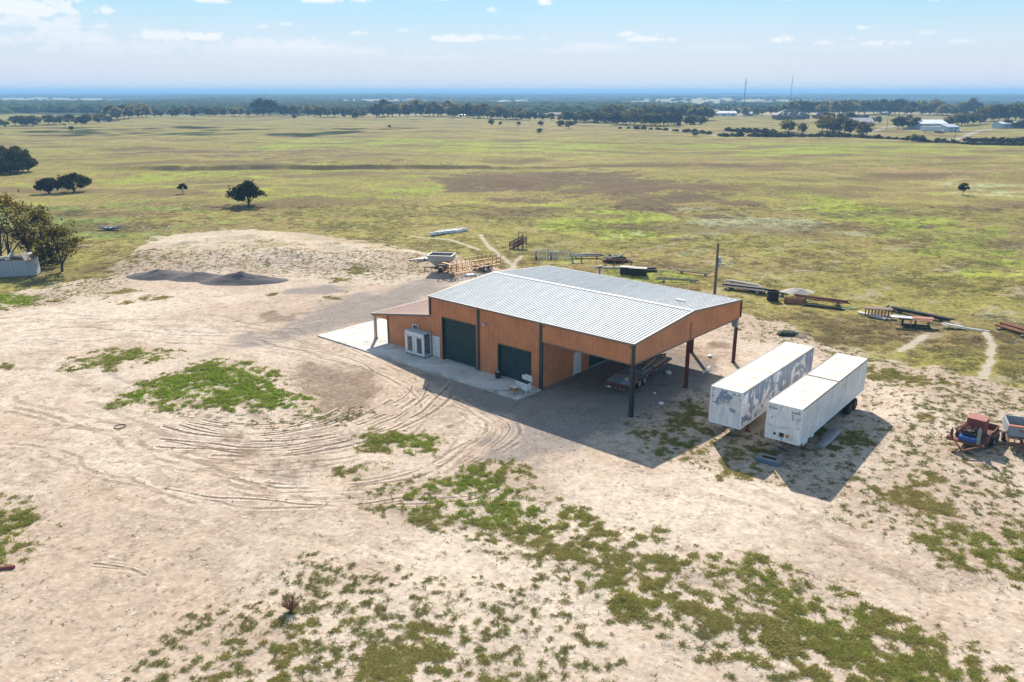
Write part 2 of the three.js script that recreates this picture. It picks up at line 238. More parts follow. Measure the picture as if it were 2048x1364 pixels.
// grey road metal and brown earth
Y.poly('gravel', .85, 1.6, [[255, 765], [330, 738], [420, 700], [500, 668], [600, 640], [640, 605], [820, 563], [930, 545], [880, 590], [760, 640], [640, 672], [520, 692], [380, 724]]);
Y.poly('gravel', 1, 1.2, [[745, 712], [850, 765], [1000, 832], [1015, 870], [960, 905], [970, 935], [1060, 925], [1180, 890], [1270, 840], [1390, 790], [1440, 730], [1250, 680], [1090, 740], [1039, 800]]);
Y.poly('brown', .7, 1, [[1280, 800], [1430, 740], [1470, 690], [1380, 680], [1180, 690], [1090, 760]]);
Y.poly('gravel', .8, 1, [[560, 580], [680, 565], [690, 585], [580, 592]]);
Y.poly('brown', .95, 1.2, [[555, 740], [640, 728], [730, 735], [770, 790], [730, 835], [660, 835], [620, 805]]);
Y.poly('brown', .85, .8, [[475, 655], [520, 632], [600, 616], [620, 624], [560, 648]]);
Y.poly('brown', .7, 1, [[170, 1190], [250, 1170], [330, 1140], [300, 1165], [220, 1200]]); Y.poly('brown', .5, 2, [[330, 840], [560, 830], [780, 850], [700, 960], [560, 980], [420, 930]]);
Y.poly('brown', .6, .8, [[1440, 890], [1500, 860], [1560, 880], [1480, 910]]); Y.poly('brown', .55, 1.5, [[820, 790], [960, 830], [1010, 860], [940, 880], [840, 830]]);
Y.poly('pale', .9, 1.5, [[880, 1080], [1120, 1060], [1300, 1140], [1450, 1240], [1640, 1380], [1200, 1300], [1000, 1200]]);
Y.poly('pale', .8, 1.5, [[1340, 930], [1560, 960], [1900, 1080], [2100, 1250], [2000, 1290], [1700, 1150], [1400, 1060]]); Y.poly('pale', .7, 1.5, [[0, 690], [200, 645], [450, 650], [600, 690], [400, 690], [150, 690]]);

// the pasture
const F = Raster(-640, 640, -960, -100, 2, ['lime', 'brown', 'sage', 'tan', 'green', 'track', 'bare']);
F.poly('green', .8, 12, [[-200, 395], [120, 395], [420, 400], [420, 470], [160, 505], [-200, 520]]);
F.poly('brown', .9, 5, [[880, 352], [1050, 335], [1300, 345], [1500, 385], [1530, 408], [1330, 440], [1290, 425], [1120, 395], [920, 385]]);
F.poly('brown', .9, 4, [[1300, 478], [1470, 470], [1460, 490], [1310, 492]]); F.poly('brown', .9, 3, [[1790, 485], [1870, 488], [1850, 505], [1770, 500]]); F.poly('brown', .8, 5, [[1820, 440], [1940, 425], [1960, 450], [1830, 452]]); F.poly('brown', .7, 4, [[1620, 470], [1800, 470], [1800, 485], [1640, 490]]);
F.poly('brown', .55, 10, [[0, 300], [300, 290], [700, 300], [1100, 330], [700, 335], [300, 325], [0, 320]]);
F.poly('sage', .95, 6, [[1360, 430], [1480, 410], [1700, 455], [1690, 475], [1430, 475], [1350, 440]]); F.poly('sage', .8, 5, [[1380, 500], [1500, 500], [1600, 550], [1420, 570]]); F.poly('sage', .6, 8, [[1840, 350], [2100, 350], [2100, 400], [1960, 395]]); F.poly('sage', .5, 6, [[1150, 440], [1300, 445], [1290, 470], [1160, 465]]); F.poly('sage', .6, 6, [[1700, 560], [1900, 530], [2100, 560], [2100, 620], [1850, 600]]);
F.poly('lime', .9, 8, [[1000, 400], [1220, 405], [1300, 460], [1150, 480], [1000, 430]]); F.poly('lime', .9, 6, [[1480, 370], [1640, 385], [1800, 420], [1900, 470], [1700, 450], [1560, 405]]); F.poly('lime', .8, 6, [[1230, 470], [1390, 500], [1380, 520], [1240, 500]]); F.poly('lime', .85, 6, [[1700, 470], [2100, 450], [2100, 600], [1850, 545]]); F.poly('lime', .7, 10, [[500, 275], [2100, 290], [2100, 310], [1400, 312], [500, 300]]); F.poly('lime', .5, 10, [[180, 340], [640, 330], [900, 345], [860, 420], [500, 400]]);
F.poly('tan', .8, 4, [[420, 405], [700, 425], [1050, 475], [1330, 525], [1500, 550], [1640, 590], [1600, 598], [1450, 560], [1200, 515], [900, 470], [640, 440]]); F.poly('tan', .9, 5, [[1500, 332], [2100, 335], [2100, 350], [1600, 345]]); F.poly('tan', .6, 6, [[1800, 350], [1960, 400], [2100, 425], [2100, 445], [1930, 410], [1780, 365]]); F.poly('tan', .5, 15, [[600, 240], [1500, 255], [2100, 275], [2100, 285], [1400, 272], [700, 255]]);
const lanes = [[[560, 232.5], [725, 233.5], [860, 238], [1024, 243], [1090, 244], [1245, 251], [1340, 261], [1420, 268], [1536, 270.5], [1720, 276], [1880, 283]], [[1880, 283], [1925, 274], [1960, 262], [2048, 246]], [[1700, 272], [1740, 262], [1800, 250]]].map((t) => t.map(([a, b]) => plan(a, b)));

// ---------------------------------------------------------------- lie of the land
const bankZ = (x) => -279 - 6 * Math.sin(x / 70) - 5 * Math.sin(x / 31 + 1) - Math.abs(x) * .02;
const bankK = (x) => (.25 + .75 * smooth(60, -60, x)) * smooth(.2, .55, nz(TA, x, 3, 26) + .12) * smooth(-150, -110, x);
function height(x, z) {
  const d = (x - 20.12) * .774 + (z + 51.29) * .632;
  let h = .38 * smooth(.6, 3.6, d) * smooth(30, 8, z + 70) * smooth(-150, -95, z);
  const B = [(x - 9.52) * .7514 + (z + 59.55) * .66, (x - 9.52) * .66 - (z + 59.55) * .7514];          // building's own axes
  const away = Math.max(-40 - B[0], B[0] - 4, -5 - B[1], B[1] - 22);
  const t1 = Math.hypot(x - 22.5, z + 58.5) - 14;
  const q = smooth(0, 10, away) * smooth(0, 8, t1);
  if (z > -195 && Math.abs(x) < 118) { h += q * ((nz(TC, x, z, 9) - .5) * .35 + (nz(TC, z, x, 3) - .5) * .07); h += 1.0 * Y.at('mound', x, z) * (.6 + .8 * nz(TA, x, z, 6)); }
  else h += (nz(TC, x, z, 9) - .5) * .35;
  const far = smooth(-150, -230, z); h += far * ((nz(TC, x, z, 60) - .5) * 2.2);
  if (z < -230 && z > -420) { const b = bankZ(x); const k = bankK(x); h += k * 1.25 * smooth(b + 1.2, b - .8, z) * smooth(b - 90, b - 5, z); }
  if (z < -900) { const k = smooth(-900, -2200, z); h -= 5 * k; h += k * (nz(TC, x, z, 700) - .5) * 18; const f2 = smooth(-6000, -14000, z); h += f2 * (11 + 14 * (nz(TC, x * .5, z, 2600) - .4)); h += 9 * smooth(-9500, -12500, z) * smooth(-2200, -5200, x); h = Math.min(h, 21); }
  return h;
}
const clearings = [[[-300, 205], [240, 204], [250, 194], [-300, 194]], [[620, 207], [850, 208], [860, 197], [640, 196]], [[900, 212], [1000, 214], [1010, 203], [905, 202]], [[980, 205], [1120, 206], [1120, 196], [990, 195]], [[1220, 207], [1560, 206], [1560, 194], [1240, 195]], [[1300, 222], [1520, 224], [1520, 205], [1330, 206]], [[1540, 208], [1700, 209], [1690, 197], [1540, 196]], [[1800, 220], [1900, 222], [2400, 224], [2400, 204], [1810, 204]], [[1230, 214], [1290, 216], [1290, 207], [1240, 206]]].map((p) => p.map(([a, b]) => plan(a, b)));
const isOpen = (x, z) => { const X = x + (nz(TA, x, z, 180) - .5) * 260, Z = z + (nz(TA, z, x, 180) - .5) * 300; return clearings.some((p) => inside(p, X, Z)) ? 1 : smooth(.60, .66, nz(TA, x * .45, z, 300) * .75 + nz(TC, x * .4, z, 1500) * .3); };   // clearings in the far woods
// ---------------------------------------------------------------- wheel tracks
const tracks = [];                                           // [points in plan, half width, depth, earth tone]
function track(pts, n, gap, depth = 1, wide = .12, seed = 1) {
  const r = rng(seed * 77 + 3), c = new THREE.CatmullRomCurve3(pts.map(([a, b]) => { const [x, z] = plan(a, b); return V3(x, 0, z); })), L = c.getLength(), N = Math.ceil(L / .6), P = c.getSpacedPoints(N);
  for (let k = 0; k < n; k++) {
    const off = (k - (n - 1) / 2) * gap + (r() - .5) * gap * .6, s0 = r() * .25, s1 = 1 - r() * .25, w = wide * (.6 + r() * .9), wob = r() * 40, Q = [];
    for (let i = 0; i <= N; i++) { if (i / N < s0 || i / N > s1) continue; const a = P[Math.max(0, i - 1)], b = P[Math.min(N, i + 1)], l = Math.hypot(b.x - a.x, b.z - a.z), nx = -(b.z - a.z) / l, nzv = (b.x - a.x) / l, o = off + (nz(TC, i * .6 + wob, k * 9, 5) - .5) * gap * 1.6; Q.push([P[i].x + nx * o, P[i].z + nzv * o]); }
    if (Q.length > 2) tracks.push([Q, w, depth * (.5 + r() * .9), r()]);
  }
}
track([[330, 838], [440, 856], [540, 858], [640, 843], [720, 812]], 8, .42, 1.7, .13, 1);
track([[300, 870], [450, 885], [580, 888], [690, 870], [790, 830], [850, 790], [868, 762]], 9, .55, 1.4, .15, 2);
track([[250, 905], [420, 920], [600, 930], [740, 900], [840, 860], [905, 820], [930, 800]], 5, .9, .7, .26, 3);
track([[330, 945], [520, 985], [700, 990], [850, 962], [940, 912], [990, 865], [985, 830]], 8, .55, .9, .17, 4);
track([[0, 800], [150, 835], [320, 885], [470, 940], [640, 990], [800, 985]], 4, 1.2, .55, .36, 5);
track([[-40, 870], [120, 905], [300, 960], [420, 1010], [520, 1040]], 3, 1.5, .5, .4, 6);
track([[-40, 672], [150, 662], [320, 668], [480, 682], [600, 705], [720, 745]], 4, 1.1, .55, .34, 7);
track([[-40, 690], [200, 690], [400, 690], [560, 672], [700, 630]], 3, 1.5, .4, .45, 8);
track([[560, 690], [660, 705], [760, 742], [830, 785], [850, 830], [800, 880]], 6, .6, .7, .16, 9);
track([[740, 1005], [860, 1000], [960, 985], [1010, 960]], 5, .42, .9, .11, 10);
track([[900, 800], [960, 830], [1000, 860], [960, 900], [880, 940]], 6, .45, .8, .14, 11);
track([[180, 1120], [270, 1130], [310, 1150]], 5, .3, .8, .12, 12);
track([[300, 950], [420, 1010], [330, 1060], [240, 1100]], 2, 1.6, .4, .18, 13);
track([[1330, 905], [1480, 960], [1700, 1060], [1900, 1160], [2100, 1260]], 2, 1.8, .3, .3, 14);
track([[1100, 1364], [1300, 1260], [1000, 1120], [880, 1080], [700, 1060], [500, 1080]], 2, 1.8, .2, .3, 15);
track([[1700, 830], [1720, 800], [1690, 780], [1600, 830]], 2, 1.5, .4, .2, 16);
track([[-60, 720], [200, 770], [420, 850], [640, 900], [820, 870], [930, 810]], 3, 2.2, .45, .8, 21);
track([[-60, 640], [250, 640], [500, 655], [680, 690], [800, 750]], 3, 2.0, .4, .75, 22);
track([[-60, 900], [200, 960], [450, 1030], [700, 1060], [900, 1075], [1150, 1150], [1400, 1270]], 3, 2.4, .3, .8, 23);
track([[1300, 920], [1500, 970], [1750, 1070], [2000, 1190], [2150, 1270]], 3, 2.2, .3, .8, 24);
const trails = [[[1965, 765], [1978, 735], [1984, 700], [1970, 672]], [[1800, 702], [1825, 688], [1850, 672]], [[960, 470], [975, 490], [1000, 512], [1030, 532]], [[1024, 535], [1032, 522], [1045, 512]], [[300, 545], [295, 515], [300, 495]], [[590, 560], [592, 580], [600, 590]], [[820, 470], [900, 480], [960, 500]]].map((t) => t.map(([a, b]) => plan(a, b)));

const soil = { pale: [.525, .425, .335], mid: [.415, .315, .238], brown: [.205, .142, .102], gravel: [.235, .200, .178], dark: [.125, .108, .098] };
function segDist(pts, x, z) { let m = 1e9; for (let i = 1; i < pts.length; i++) { const [ax, az] = pts[i - 1], [bx_, bz] = pts[i], dx = bx_ - ax, dz = bz - az, t = clamp(((x - ax) * dx + (z - az) * dz) / (dx * dx + dz * dz)); m = Math.min(m, Math.hypot(x - ax - dx * t, z - az - dz * t)); } return m; }
const blendTo = (o, c, t) => { o[0] += (c[0] - o[0]) * t; o[1] += (c[1] - o[1]) * t; o[2] += (c[2] - o[2]) * t; };
function fieldColour(x, z, o) {
  const wx = x + (nz(TC, x, z, 14) - .5) * 26, wz = z + (nz(TC, z, x, 14) - .5) * 26;
  const n1 = nz(TA, x, z, 34), n2 = nz(TB, x + 40, z * 1.4, 12), n3 = nz(TA, z, x, 3.2), n4 = nz(TD, x, z, 1.4), patch = n2 * .45 + n3 * .35 + n4 * .2;
  o[0] = .272; o[1] = .236; o[2] = .068;
  blendTo(o, [.31, .225, .092], smooth(.4, .75, n1) * .7);
  const on = (c, k = .5) => smooth(k - .06, k + .07, c * .7 + (patch - .5) * 1.5 + .05);
  blendTo(o, [.20, .228, .06], on(F.at('green', wx, wz)));
  blendTo(o, [.32, .22, .105], on(F.at('tan', wx, wz)) * .8);
  blendTo(o, [.27, .295, .05], on(F.at('lime', wx, wz) + (n1 - .42) * 1.1));
  blendTo(o, [.34, .345, .205], on(F.at('sage', wx, wz), .52) * .8);
  blendTo(o, [.118, .078, .050], on(F.at('brown', wx, wz) + (n1 - .62) * .6, .5) * .9);
  if (z < -330) for (const t of lanes) { const d = segDist(t, x, z); if (d < 4) blendTo(o, [.44, .385, .32], smooth(2.6, 1.4, d + (n3 - .5) * 1.5)); }
  const n5 = nf(TD, x, z * 1.3, 11), s = .62 + .4 * n4 + .5 * (n3 - .5) + .3 * (n2 - .3) + .4 * (n5 - .5) + (z > -210 ? .55 * (nf(TD, z, x, 6.3) - .5) + .4 * (nf(TF, x, z, 17) - .5) : 0); o[0] *= s; o[1] *= s; o[2] *= s;
  blendTo(o, [.105, .086, .034], smooth(.54, .70, n4 * .4 + n3 * .35 + nz(TB, x * .35, z, 9) * .25) * .75);
  blendTo(o, [.128, .084, .050], smooth(.57, .68, nz(TB, x * .4, z, 17) * .7 + n4 * .3) * (z > -170 ? .4 : .7));
  const k = z - bankZ(x); if (z < -230 && z > -300 && k > -2 && k < 4) blendTo(o, [.085, .062, .036], .95 * bankK(x) * smooth(4, 1.5, k) * smooth(-2, -.5, k) * smooth(.2, .5, n2 + .15));  // bank face and foot darkened: their shade is put into the ground colour
}
function yardColour(x, z, rut, o) {
  const a = nz(TC, x, z, 2.2) - .5, b = nz(TC, z + 9, x, 2.2) - .5, X = x + a * 2.2, Z = z + b * 2.2;
  const big = nz(TA, x, z, 13), med = nz(TB, x, z, 2.4), fine = nf(TE, x, z, 17.3), grit = nf(TD, z, x, 7.1), fleck = nf(TF, x, z, 13.7), chip = nf(TF, z, x, 5.9);
  const f = Y.at('field', X, Z); let g = Y.at('grass', X, Z), w = Y.at('weed', X, Z), gr = Y.at('gravel', X, Z), br = Y.at('brown', X, Z), pa = Y.at('pale', X, Z);
  const edge = f + (med - .5) * .7 + (fine - .5) * .4, isF = smooth(.38, .62, edge);
  let cover = 0;
  if (isF < 1) {
    o[0] = soil.mid[0]; o[1] = soil.mid[1]; o[2] = soil.mid[2];
    blendTo(o, soil.pale, clamp(.40 + (big - .5) * 2.0 + (med - .5) * 1.0 + pa * .5));
    blendTo(o, soil.brown, clamp(smooth(.3, .75, br + (med - .5) * .7 + (fine - .5) * .4) * .78 + smooth(.62, .85, med * .5 + fine * .5) * .35));
    blendTo(o, soil.gravel, smooth(.22, .8, gr + (med - .5) * .5 + (fine - .5) * .35) * .92);
    if (gr > .2) blendTo(o, soil.dark, smooth(.55, .8, fleck * .6 + grit * .4) * .6 * gr);
    if (rut) { const r = clamp(rut, -1, 1); if (r > 0) blendTo(o, [.19, .13, .092], r * .85); else blendTo(o, [.56, .47, .385], -r * .7); }
    const s = .99 + .24 * (grit - .5) + .2 * (fine - .5) + .30 * (fleck - .5); o[0] *= s; o[1] *= s; o[2] *= s;
    blendTo(o, [.63, .57, .48], smooth(.72, .86, chip * .6 + fleck * .25 + grit * .15) * .85);         // limestone chips
    blendTo(o, [.17, .125, .092], smooth(.34, .2, chip * .45 + fleck * .3 + fine * .25) * .8);             // clods and twigs
    const gg = g * .9 + (fine - .5) * 1.3 + (grit - .5) * 1.5 + (med - .5) * .4, ww = w > .02 ? smooth(.68 - .17 * w, .74 - .15 * w, grit * .55 + fleck * .25 + fine * .2) * smooth(.02, .25, w) * smooth(.25, .55, med + w * .25) : 0;
    cover = Math.max(smooth(.43, .58, gg) * smooth(.04, .2, g), ww * .8);
    if (cover > .01) { const l = Y.at('lush', X, Z), dr = Y.at('dry', X, Z), c = [mix(.20, .145, l), mix(.178, .195, l), mix(.066, .028, l)]; blendTo(c, [.215, .165, .072], dr); blendTo(c, [.20, .165, .06], smooth(.5, .75, med * .6 + fleck * .4) * .6); const v = .5 + 1.0 * grit; blendTo(o, [c[0] * v, c[1] * v, c[2] * v], cover * (rut > .2 ? .5 : .93)); }
  } else o[0] = o[1] = o[2] = 0;
  if (isF > 0) {
    const c = [0, 0, 0]; fieldColour(x, z, c); const bare = smooth(.6, .8, nz(TA, z * 1.2, x, 5) * .6 + fine * .4 + (1 - f) * .3) * smooth(-165, -120, z); blendTo(c, [.33, .27, .2], bare * .6);
    for (const t of trails) { const d = segDist(t, x, z); if (d < 1.2) blendTo(c, [.44, .375, .30], smooth(.55, .2, d + (fine - .5) * .6) * .8); }
    blendTo(o, c, isF);
  }
  return cover;
}
// ---------------------------------------------------------------- sheets of ground
const encS = new Uint8Array(4097); for (let i = 0; i <= 4096; i++) { const c = i / 4096; encS[i] = 255 * (c < .0031308 ? c * 12.92 : 1.055 * Math.pow(c, 1 / 2.4) - .055); }
function sheet(name, x0, x1, z0, z1, nx, nzz, mat, drop = 0) {
  const P = new Float32Array((nx + 1) * (nzz + 1) * 3), U = new Float32Array((nx + 1) * (nzz + 1) * 2), I = [];
  for (let j = 0; j <= nzz; j++) for (let i = 0; i <= nx; i++) { const k = j * (nx + 1) + i, x = mix(x0, x1, i / nx), z = mix(z0, z1, j / nzz); P[k * 3] = x; P[k * 3 + 1] = height(x, z) - drop; P[k * 3 + 2] = z; U[k * 2] = i / nx; U[k * 2 + 1] = j / nzz; if (i < nx && j < nzz) I.push(k, k + nx + 1, k + 1, k + 1, k + nx + 1, k + nx + 2); }
  const g = new THREE.BufferGeometry(); g.setAttribute('position', new THREE.BufferAttribute(P, 3)); g.setAttribute('uv', new THREE.BufferAttribute(U, 2)); g.setIndex(I); g.computeVertexNormals();
  const m = part(name, g, mat, scene); m.userData.kind = 'structure'; return m;
}
const gritBump = paint(512, 512, (u, v) => { const s = .5 * look(TD, u, v) + .5 * look(TA, u * 2, v * 2); return [s, s, s]; }, false);
function texturedSheet(name, x0, x1, z0, z1, W, Hh, nx, nzz, yard, bumpSize) {
  const D = new Uint8Array(W * Hh * 4), R = yard ? new Float32Array(W * Hh) : null, o = [0, 0, 0], sx = W / (x1 - x0), sz = Hh / (z1 - z0);
  if (R) for (const [Q, w, dep] of tracks) {
    for (let q = 1; q < Q.length; q++) {
      const [ax, az] = Q[q - 1], [bx_, bz] = Q[q], pad = w * 2.6; if (Math.max(ax, bx_) < x0 - pad || Math.min(ax, bx_) > x1 + pad || Math.max(az, bz) < z0 - pad || Math.min(az, bz) > z1 + pad) continue;
      const dx = bx_ - ax, dz = bz - az, l2 = dx * dx + dz * dz;
      for (let j = Math.max(0, Math.floor((Math.min(az, bz) - pad - z0) * sz)); j <= Math.min(Hh - 1, Math.ceil((Math.max(az, bz) + pad - z0) * sz)); j++) for (let i = Math.max(0, Math.floor((Math.min(ax, bx_) - pad - x0) * sx)); i <= Math.min(W - 1, Math.ceil((Math.max(ax, bx_) + pad - x0) * sx)); i++) {
        const x = x0 + (i + .5) / sx, z = z0 + (j + .5) / sz, t = clamp(((x - ax) * dx + (z - az) * dz) / l2), d = Math.hypot(x - ax - dx * t, z - az - dz * t) / w; if (d > 2.6) continue;
        const n = smooth(.22, .55, nz(TA, x, z, 2.1)) * (.5 + nz(TB, z, x, .7)), v = (Math.exp(-d * d * 1.6) - .55 * Math.exp(-(d - 1.6) * (d - 1.6) * 3)) * dep * clamp(n); const k = j * W + i; if (Math.abs(v) > Math.abs(R[k])) R[k] = v;
      }
    }
  }
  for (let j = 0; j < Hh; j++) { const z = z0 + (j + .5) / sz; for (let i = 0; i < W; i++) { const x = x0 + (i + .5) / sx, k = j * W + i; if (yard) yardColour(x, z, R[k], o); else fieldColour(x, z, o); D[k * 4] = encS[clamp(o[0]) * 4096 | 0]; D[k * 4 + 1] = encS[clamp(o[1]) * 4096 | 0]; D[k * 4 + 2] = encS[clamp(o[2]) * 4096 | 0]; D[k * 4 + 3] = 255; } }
  const t = new THREE.DataTexture(D, W, Hh); t.colorSpace = THREE.SRGBColorSpace; t.magFilter = THREE.LinearFilter; t.minFilter = THREE.LinearMipmapLinearFilter; t.generateMipmaps = true; t.anisotropy = 8; t.needsUpdate = true;
  const mat = matte(0xffffff, { map: t });
  if (yard) {                                                // relief: furrows, clods and stones
    const q = Math.round(W / bumpSize), w2 = W / q, h2 = Hh / q, E = new Uint8Array(w2 * h2 * 4);
    for (let j = 0; j < h2; j++) for (let i = 0; i < w2; i++) { const x = x0 + (i + .5) * q / sx, z = z0 + (j + .5) * q / sz, r = R[j * q * W + i * q], e = clamp(.5 - r * .34 + (nf(TE, x, z, 17.3) - .5) * .12 + (nf(TD, z, x, 7.1) - .5) * .14 + (nf(TF, x, z, 13.7) - .5) * .2) * 255, k = (j * w2 + i) * 4; E[k] = E[k + 1] = E[k + 2] = e; E[k + 3] = 255; }
    const b = new THREE.DataTexture(E, w2, h2); b.magFilter = THREE.LinearFilter; b.minFilter = THREE.LinearMipmapLinearFilter; b.generateMipmaps = true; b.needsUpdate = true; mat.bumpMap = b; mat.bumpScale = .105;
  }
  return sheet(name, x0, x1, z0, z1, nx, nzz, mat);
}
texturedSheet('ground', -49, 0, -68, -26, 2048, 2048, 150, 130, true, 1024);
texturedSheet('ground', 0, 49, -68, -26, 2048, 2048, 150, 130, true, 1024);
texturedSheet('ground', -108, 0, -160, -68, 2048, 2048, 180, 150, true, 1024);
texturedSheet('ground', 0, 108, -160, -68, 2048, 2048, 180, 150, true, 1024);
texturedSheet('ground', -640, 0, -920, -160, 2048, 1024, 210, 380, false);
texturedSheet('ground', 0, 640, -920, -160, 2048, 1024, 210, 380, false);
{ // the same land beyond the picture's edges
  const tile = (c) => { const t = paint(256, 256, (u, v) => { const s = .75 + .5 * look(TA, u, v); return [c[0] * s, c[1] * s, c[2] * s]; }); t.repeat.set(40, 40); return t; };
  const soilM = matte(0xffffff, { map: tile([.35, .275, .215]) }), grassM = matte(0xffffff, { map: tile([.215, .185, .07]) });
  sheet('ground', -108, -48.6, -68, -26, 60, 40, soilM, .02); sheet('ground', 48.6, 108, -68, -26, 60, 40, soilM, .02); sheet('ground', -108, 108, -26.2, 80, 60, 30, soilM, .02);
  sheet('ground', -640, -107.6, -161, 80, 50, 30, grassM, .03); sheet('ground', 107.6, 640, -161, 80, 50, 30, grassM, .03);
}
// ---------------------------------------------------------------- the metal shop: x along the front wall, y up, -z into its depth
const BO = V3(9.525, 0, -59.55), BYAW = -.7206;
const toWorld = (u, v, y = 0) => V3(u, y, -v).applyAxisAngle(UPV, BYAW).add(BO);
const L = 23.2, W = 18.4, HE = 6.16, HR = 6.97, PITCHR = (HR - HE) / (W / 2);
const roofY = (v) => v < W / 2 ? HE + v * PITCHR : HR - (v - W / 2) * PITCHR;
const RIB = .3048, PANEL = RIB * 3;
function stations(a, b, ribH) {                              // the section of a ribbed sheet between a and b
  const s = [[a, 0]]; for (let k = Math.ceil((a - .05) / RIB); k * RIB - .05 < b; k++) { const c = k * RIB; for (const [d, h] of [[-.048, 0], [-.026, ribH], [.026, ribH], [.048, 0]]) { const t = c + d; if (t > a + .004 && t < b - .004) s.push([t, h]); } } s.push([b, 0]); return s;
}
function ribSheet(a, b, lo, hi, ribH, map) {                 // lo(t), hi(t): where the sheet starts and ends; map(t, y, h) -> point
  const s = stations(a, b, ribH), P = [], T = [];
  for (let i = 1; i < s.length; i++) { const [t0, h0] = s[i - 1], [t1, h1] = s[i], A = map(t0, lo(t0), h0), B = map(t1, lo(t1), h1), C = map(t1, hi(t1), h1), D = map(t0, hi(t0), h0); P.push(...A, ...B, ...C, ...A, ...C, ...D); const q = .21; T.push(t0 * q, lo(t0) * q, t1 * q, lo(t1) * q, t1 * q, hi(t1) * q, t0 * q, lo(t0) * q, t1 * q, hi(t1) * q, t0 * q, hi(t0) * q); }
  const g = new THREE.BufferGeometry(); g.setAttribute('position', new THREE.Float32BufferAttribute(P, 3)); g.setAttribute('uv', new THREE.Float32BufferAttribute(T, 2)); g.computeVertexNormals(); return g;
}
const shop = thing('metal_shop', 'orange metal shop building with white ribbed roof, green roll-up doors and open carport bay', 'building', [BO.x, 0, BO.z], BYAW);
function wallOf(t0, t1, lo, hi, openings, map, mat = M.orange, ribH = .04) {
  const cuts = new Set([t0, t1]); for (let k = Math.ceil(t0 / PANEL); k * PANEL < t1; k++) cuts.add(k * PANEL + RIB / 2 > t1 ? t1 : k * PANEL + RIB / 2);
  for (const o of openings) { cuts.add(o[0]); cuts.add(o[1]); }
  const c = [...cuts].sort((a, b) => a - b);
  for (let i = 1; i < c.length; i++) { const a = c[i - 1], b = c[i]; if (b - a < .02) continue; const m = (a + b) / 2, o = openings.find((q) => m > q[0] && m < q[1]); part('wall_panel', ribSheet(a, b, o ? () => o[2] : lo, hi, ribH, map), mat, shop); }
}
const front = (t, y, h) => [t, y, h], gableR = (u) => (t, y, h) => [u + h, y, -t], gableL = (u) => (t, y, h) => [u - h, y, -t], backW = (v) => (t, y, h) => [t, y, -v - h];
const BIG = [-21.5, -17.2, 4.3], SMALL = [-14.25, -10.53, 3.15], MAN = [-22.98, -22.02, 2.25], VAL = 4.45;
wallOf(-L, -9.36, () => .1, () => HE - .06, [BIG, SMALL, MAN], front);
wallOf(-9.36, 0, () => VAL, () => HE - .06, [], front);
wallOf(0, W, () => VAL, (v) => roofY(v) - .06, [], gableR(0));
wallOf(0, W, () => .05, (v) => roofY(v) - .06, [[4.75, 5.85, 2.2], [7.2, 12.6, 4.3]], gableR(-9.36));
wallOf(0, W, () => .05, (v) => roofY(v) - .06, [], gableL(-L));
wallOf(-L, -9.36, () => .05, () => HE - .06, [[-20, -16, 4.3]], backW(W));
wallOf(-9.36, 0, () => VAL, () => HE - .06, [], backW(W));
// roof: bright unpainted ribbed sheets
const roofMat = new THREE.MeshPhysicalMaterial({ color: lin(.62, .615, .60), roughness: .7, specularIntensity: .45, side: THREE.DoubleSide }); roofMat.map = paint(512, 512, (u, v) => { const a = look(TA, u * 3, v * .6), b = look(TD, u, v * .3), s = .93 + .12 * (a - .5) + .1 * (b - .5); return [s, s, s * 1.0]; });
const roofSlope = (side) => (t, s, h) => side ? [t, HR - (s - W / 2) * PITCHR + h, -s] : [t, HE + s * PITCHR + h, -s];
for (let t = -L - .1; t < .1 - .02;) { const e = Math.min(.1, (Math.floor((t + 1e-6 - RIB / 2) / PANEL) + 1) * PANEL + RIB / 2); if (e - t > .02) { part('roof_panel', ribSheet(t, e, () => -.14, () => W / 2 - .0, .058, roofSlope(0)), roofMat, shop); part('roof_panel', ribSheet(t, e, () => W / 2 + .0, () => W + .14, .058, roofSlope(1)), roofMat, shop); } t = e; }
part('ridge_cap', quads([[[-L - .1, HR + .066 - .2 * PITCHR, -W / 2 + .2], [.1, HR + .066 - .2 * PITCHR, -W / 2 + .2], [.1, HR + .07, -W / 2], [-L - .1, HR + .07, -W / 2]], [[-L - .1, HR + .07, -W / 2], [.1, HR + .07, -W / 2], [.1, HR + .066 - .2 * PITCHR, -W / 2 - .2], [-L - .1, HR + .066 - .2 * PITCHR, -W / 2 - .2]]]), roofMat, shop);
part('roof_vent', bx(-3.1, roofY(12.4) + .09, -12.4, .9, .14, .35), roofMat, shop);
// trims
const T = M.trimBrown, G = M.trimGreen;
part('eave_trim', [bx(-L / 2, HE - .05, .075, L + .22, .17, .10)], T, shop); part('eave_trim', [bx(-L / 2, HE - .05, -W - .075, L + .22, .17, .10)], T, shop);
for (const u of [.075, -L - .075]) { part('rake_trim', beam([u, HE - .03, .12], [u, HR - .03, -W / 2], .10, .18), T, shop); part('rake_trim', beam([u, HR - .03, -W / 2], [u, HE - .03, -W - .12], .10, .18), T, shop); }
for (const u of [-16.76, -9.36]) part('wall_trim', bx(u, HE / 2, .055, .26, HE - .15, .05), G, shop);
part('corner_trim', bx(-L, (4.35 + HE) / 2, .03, .2, HE - 4.4, .16), G, shop);
part('corner_trim', bx(.03, (VAL + HE) / 2, .03, .24, HE - VAL - .1, .18), G, shop); part('corner_trim', bx(.03, (VAL + HE) / 2, -W - .03, .2, HE - VAL - .1, .16), G, shop);
part('valance_trim', bx(-4.6, VAL - .03, .02, 9.1, .07, .08), T, shop); part('valance_trim', bx(.02, VAL - .03, -W / 2, .08, .07, W - .3), T, shop); part('valance_trim', bx(-4.6, VAL - .03, -W - .02, 9.1, .07, .08), T, shop);
part('opening_trim', bx(-9.16, 2.2, .05, .1, 4.4, .16), G, shop);
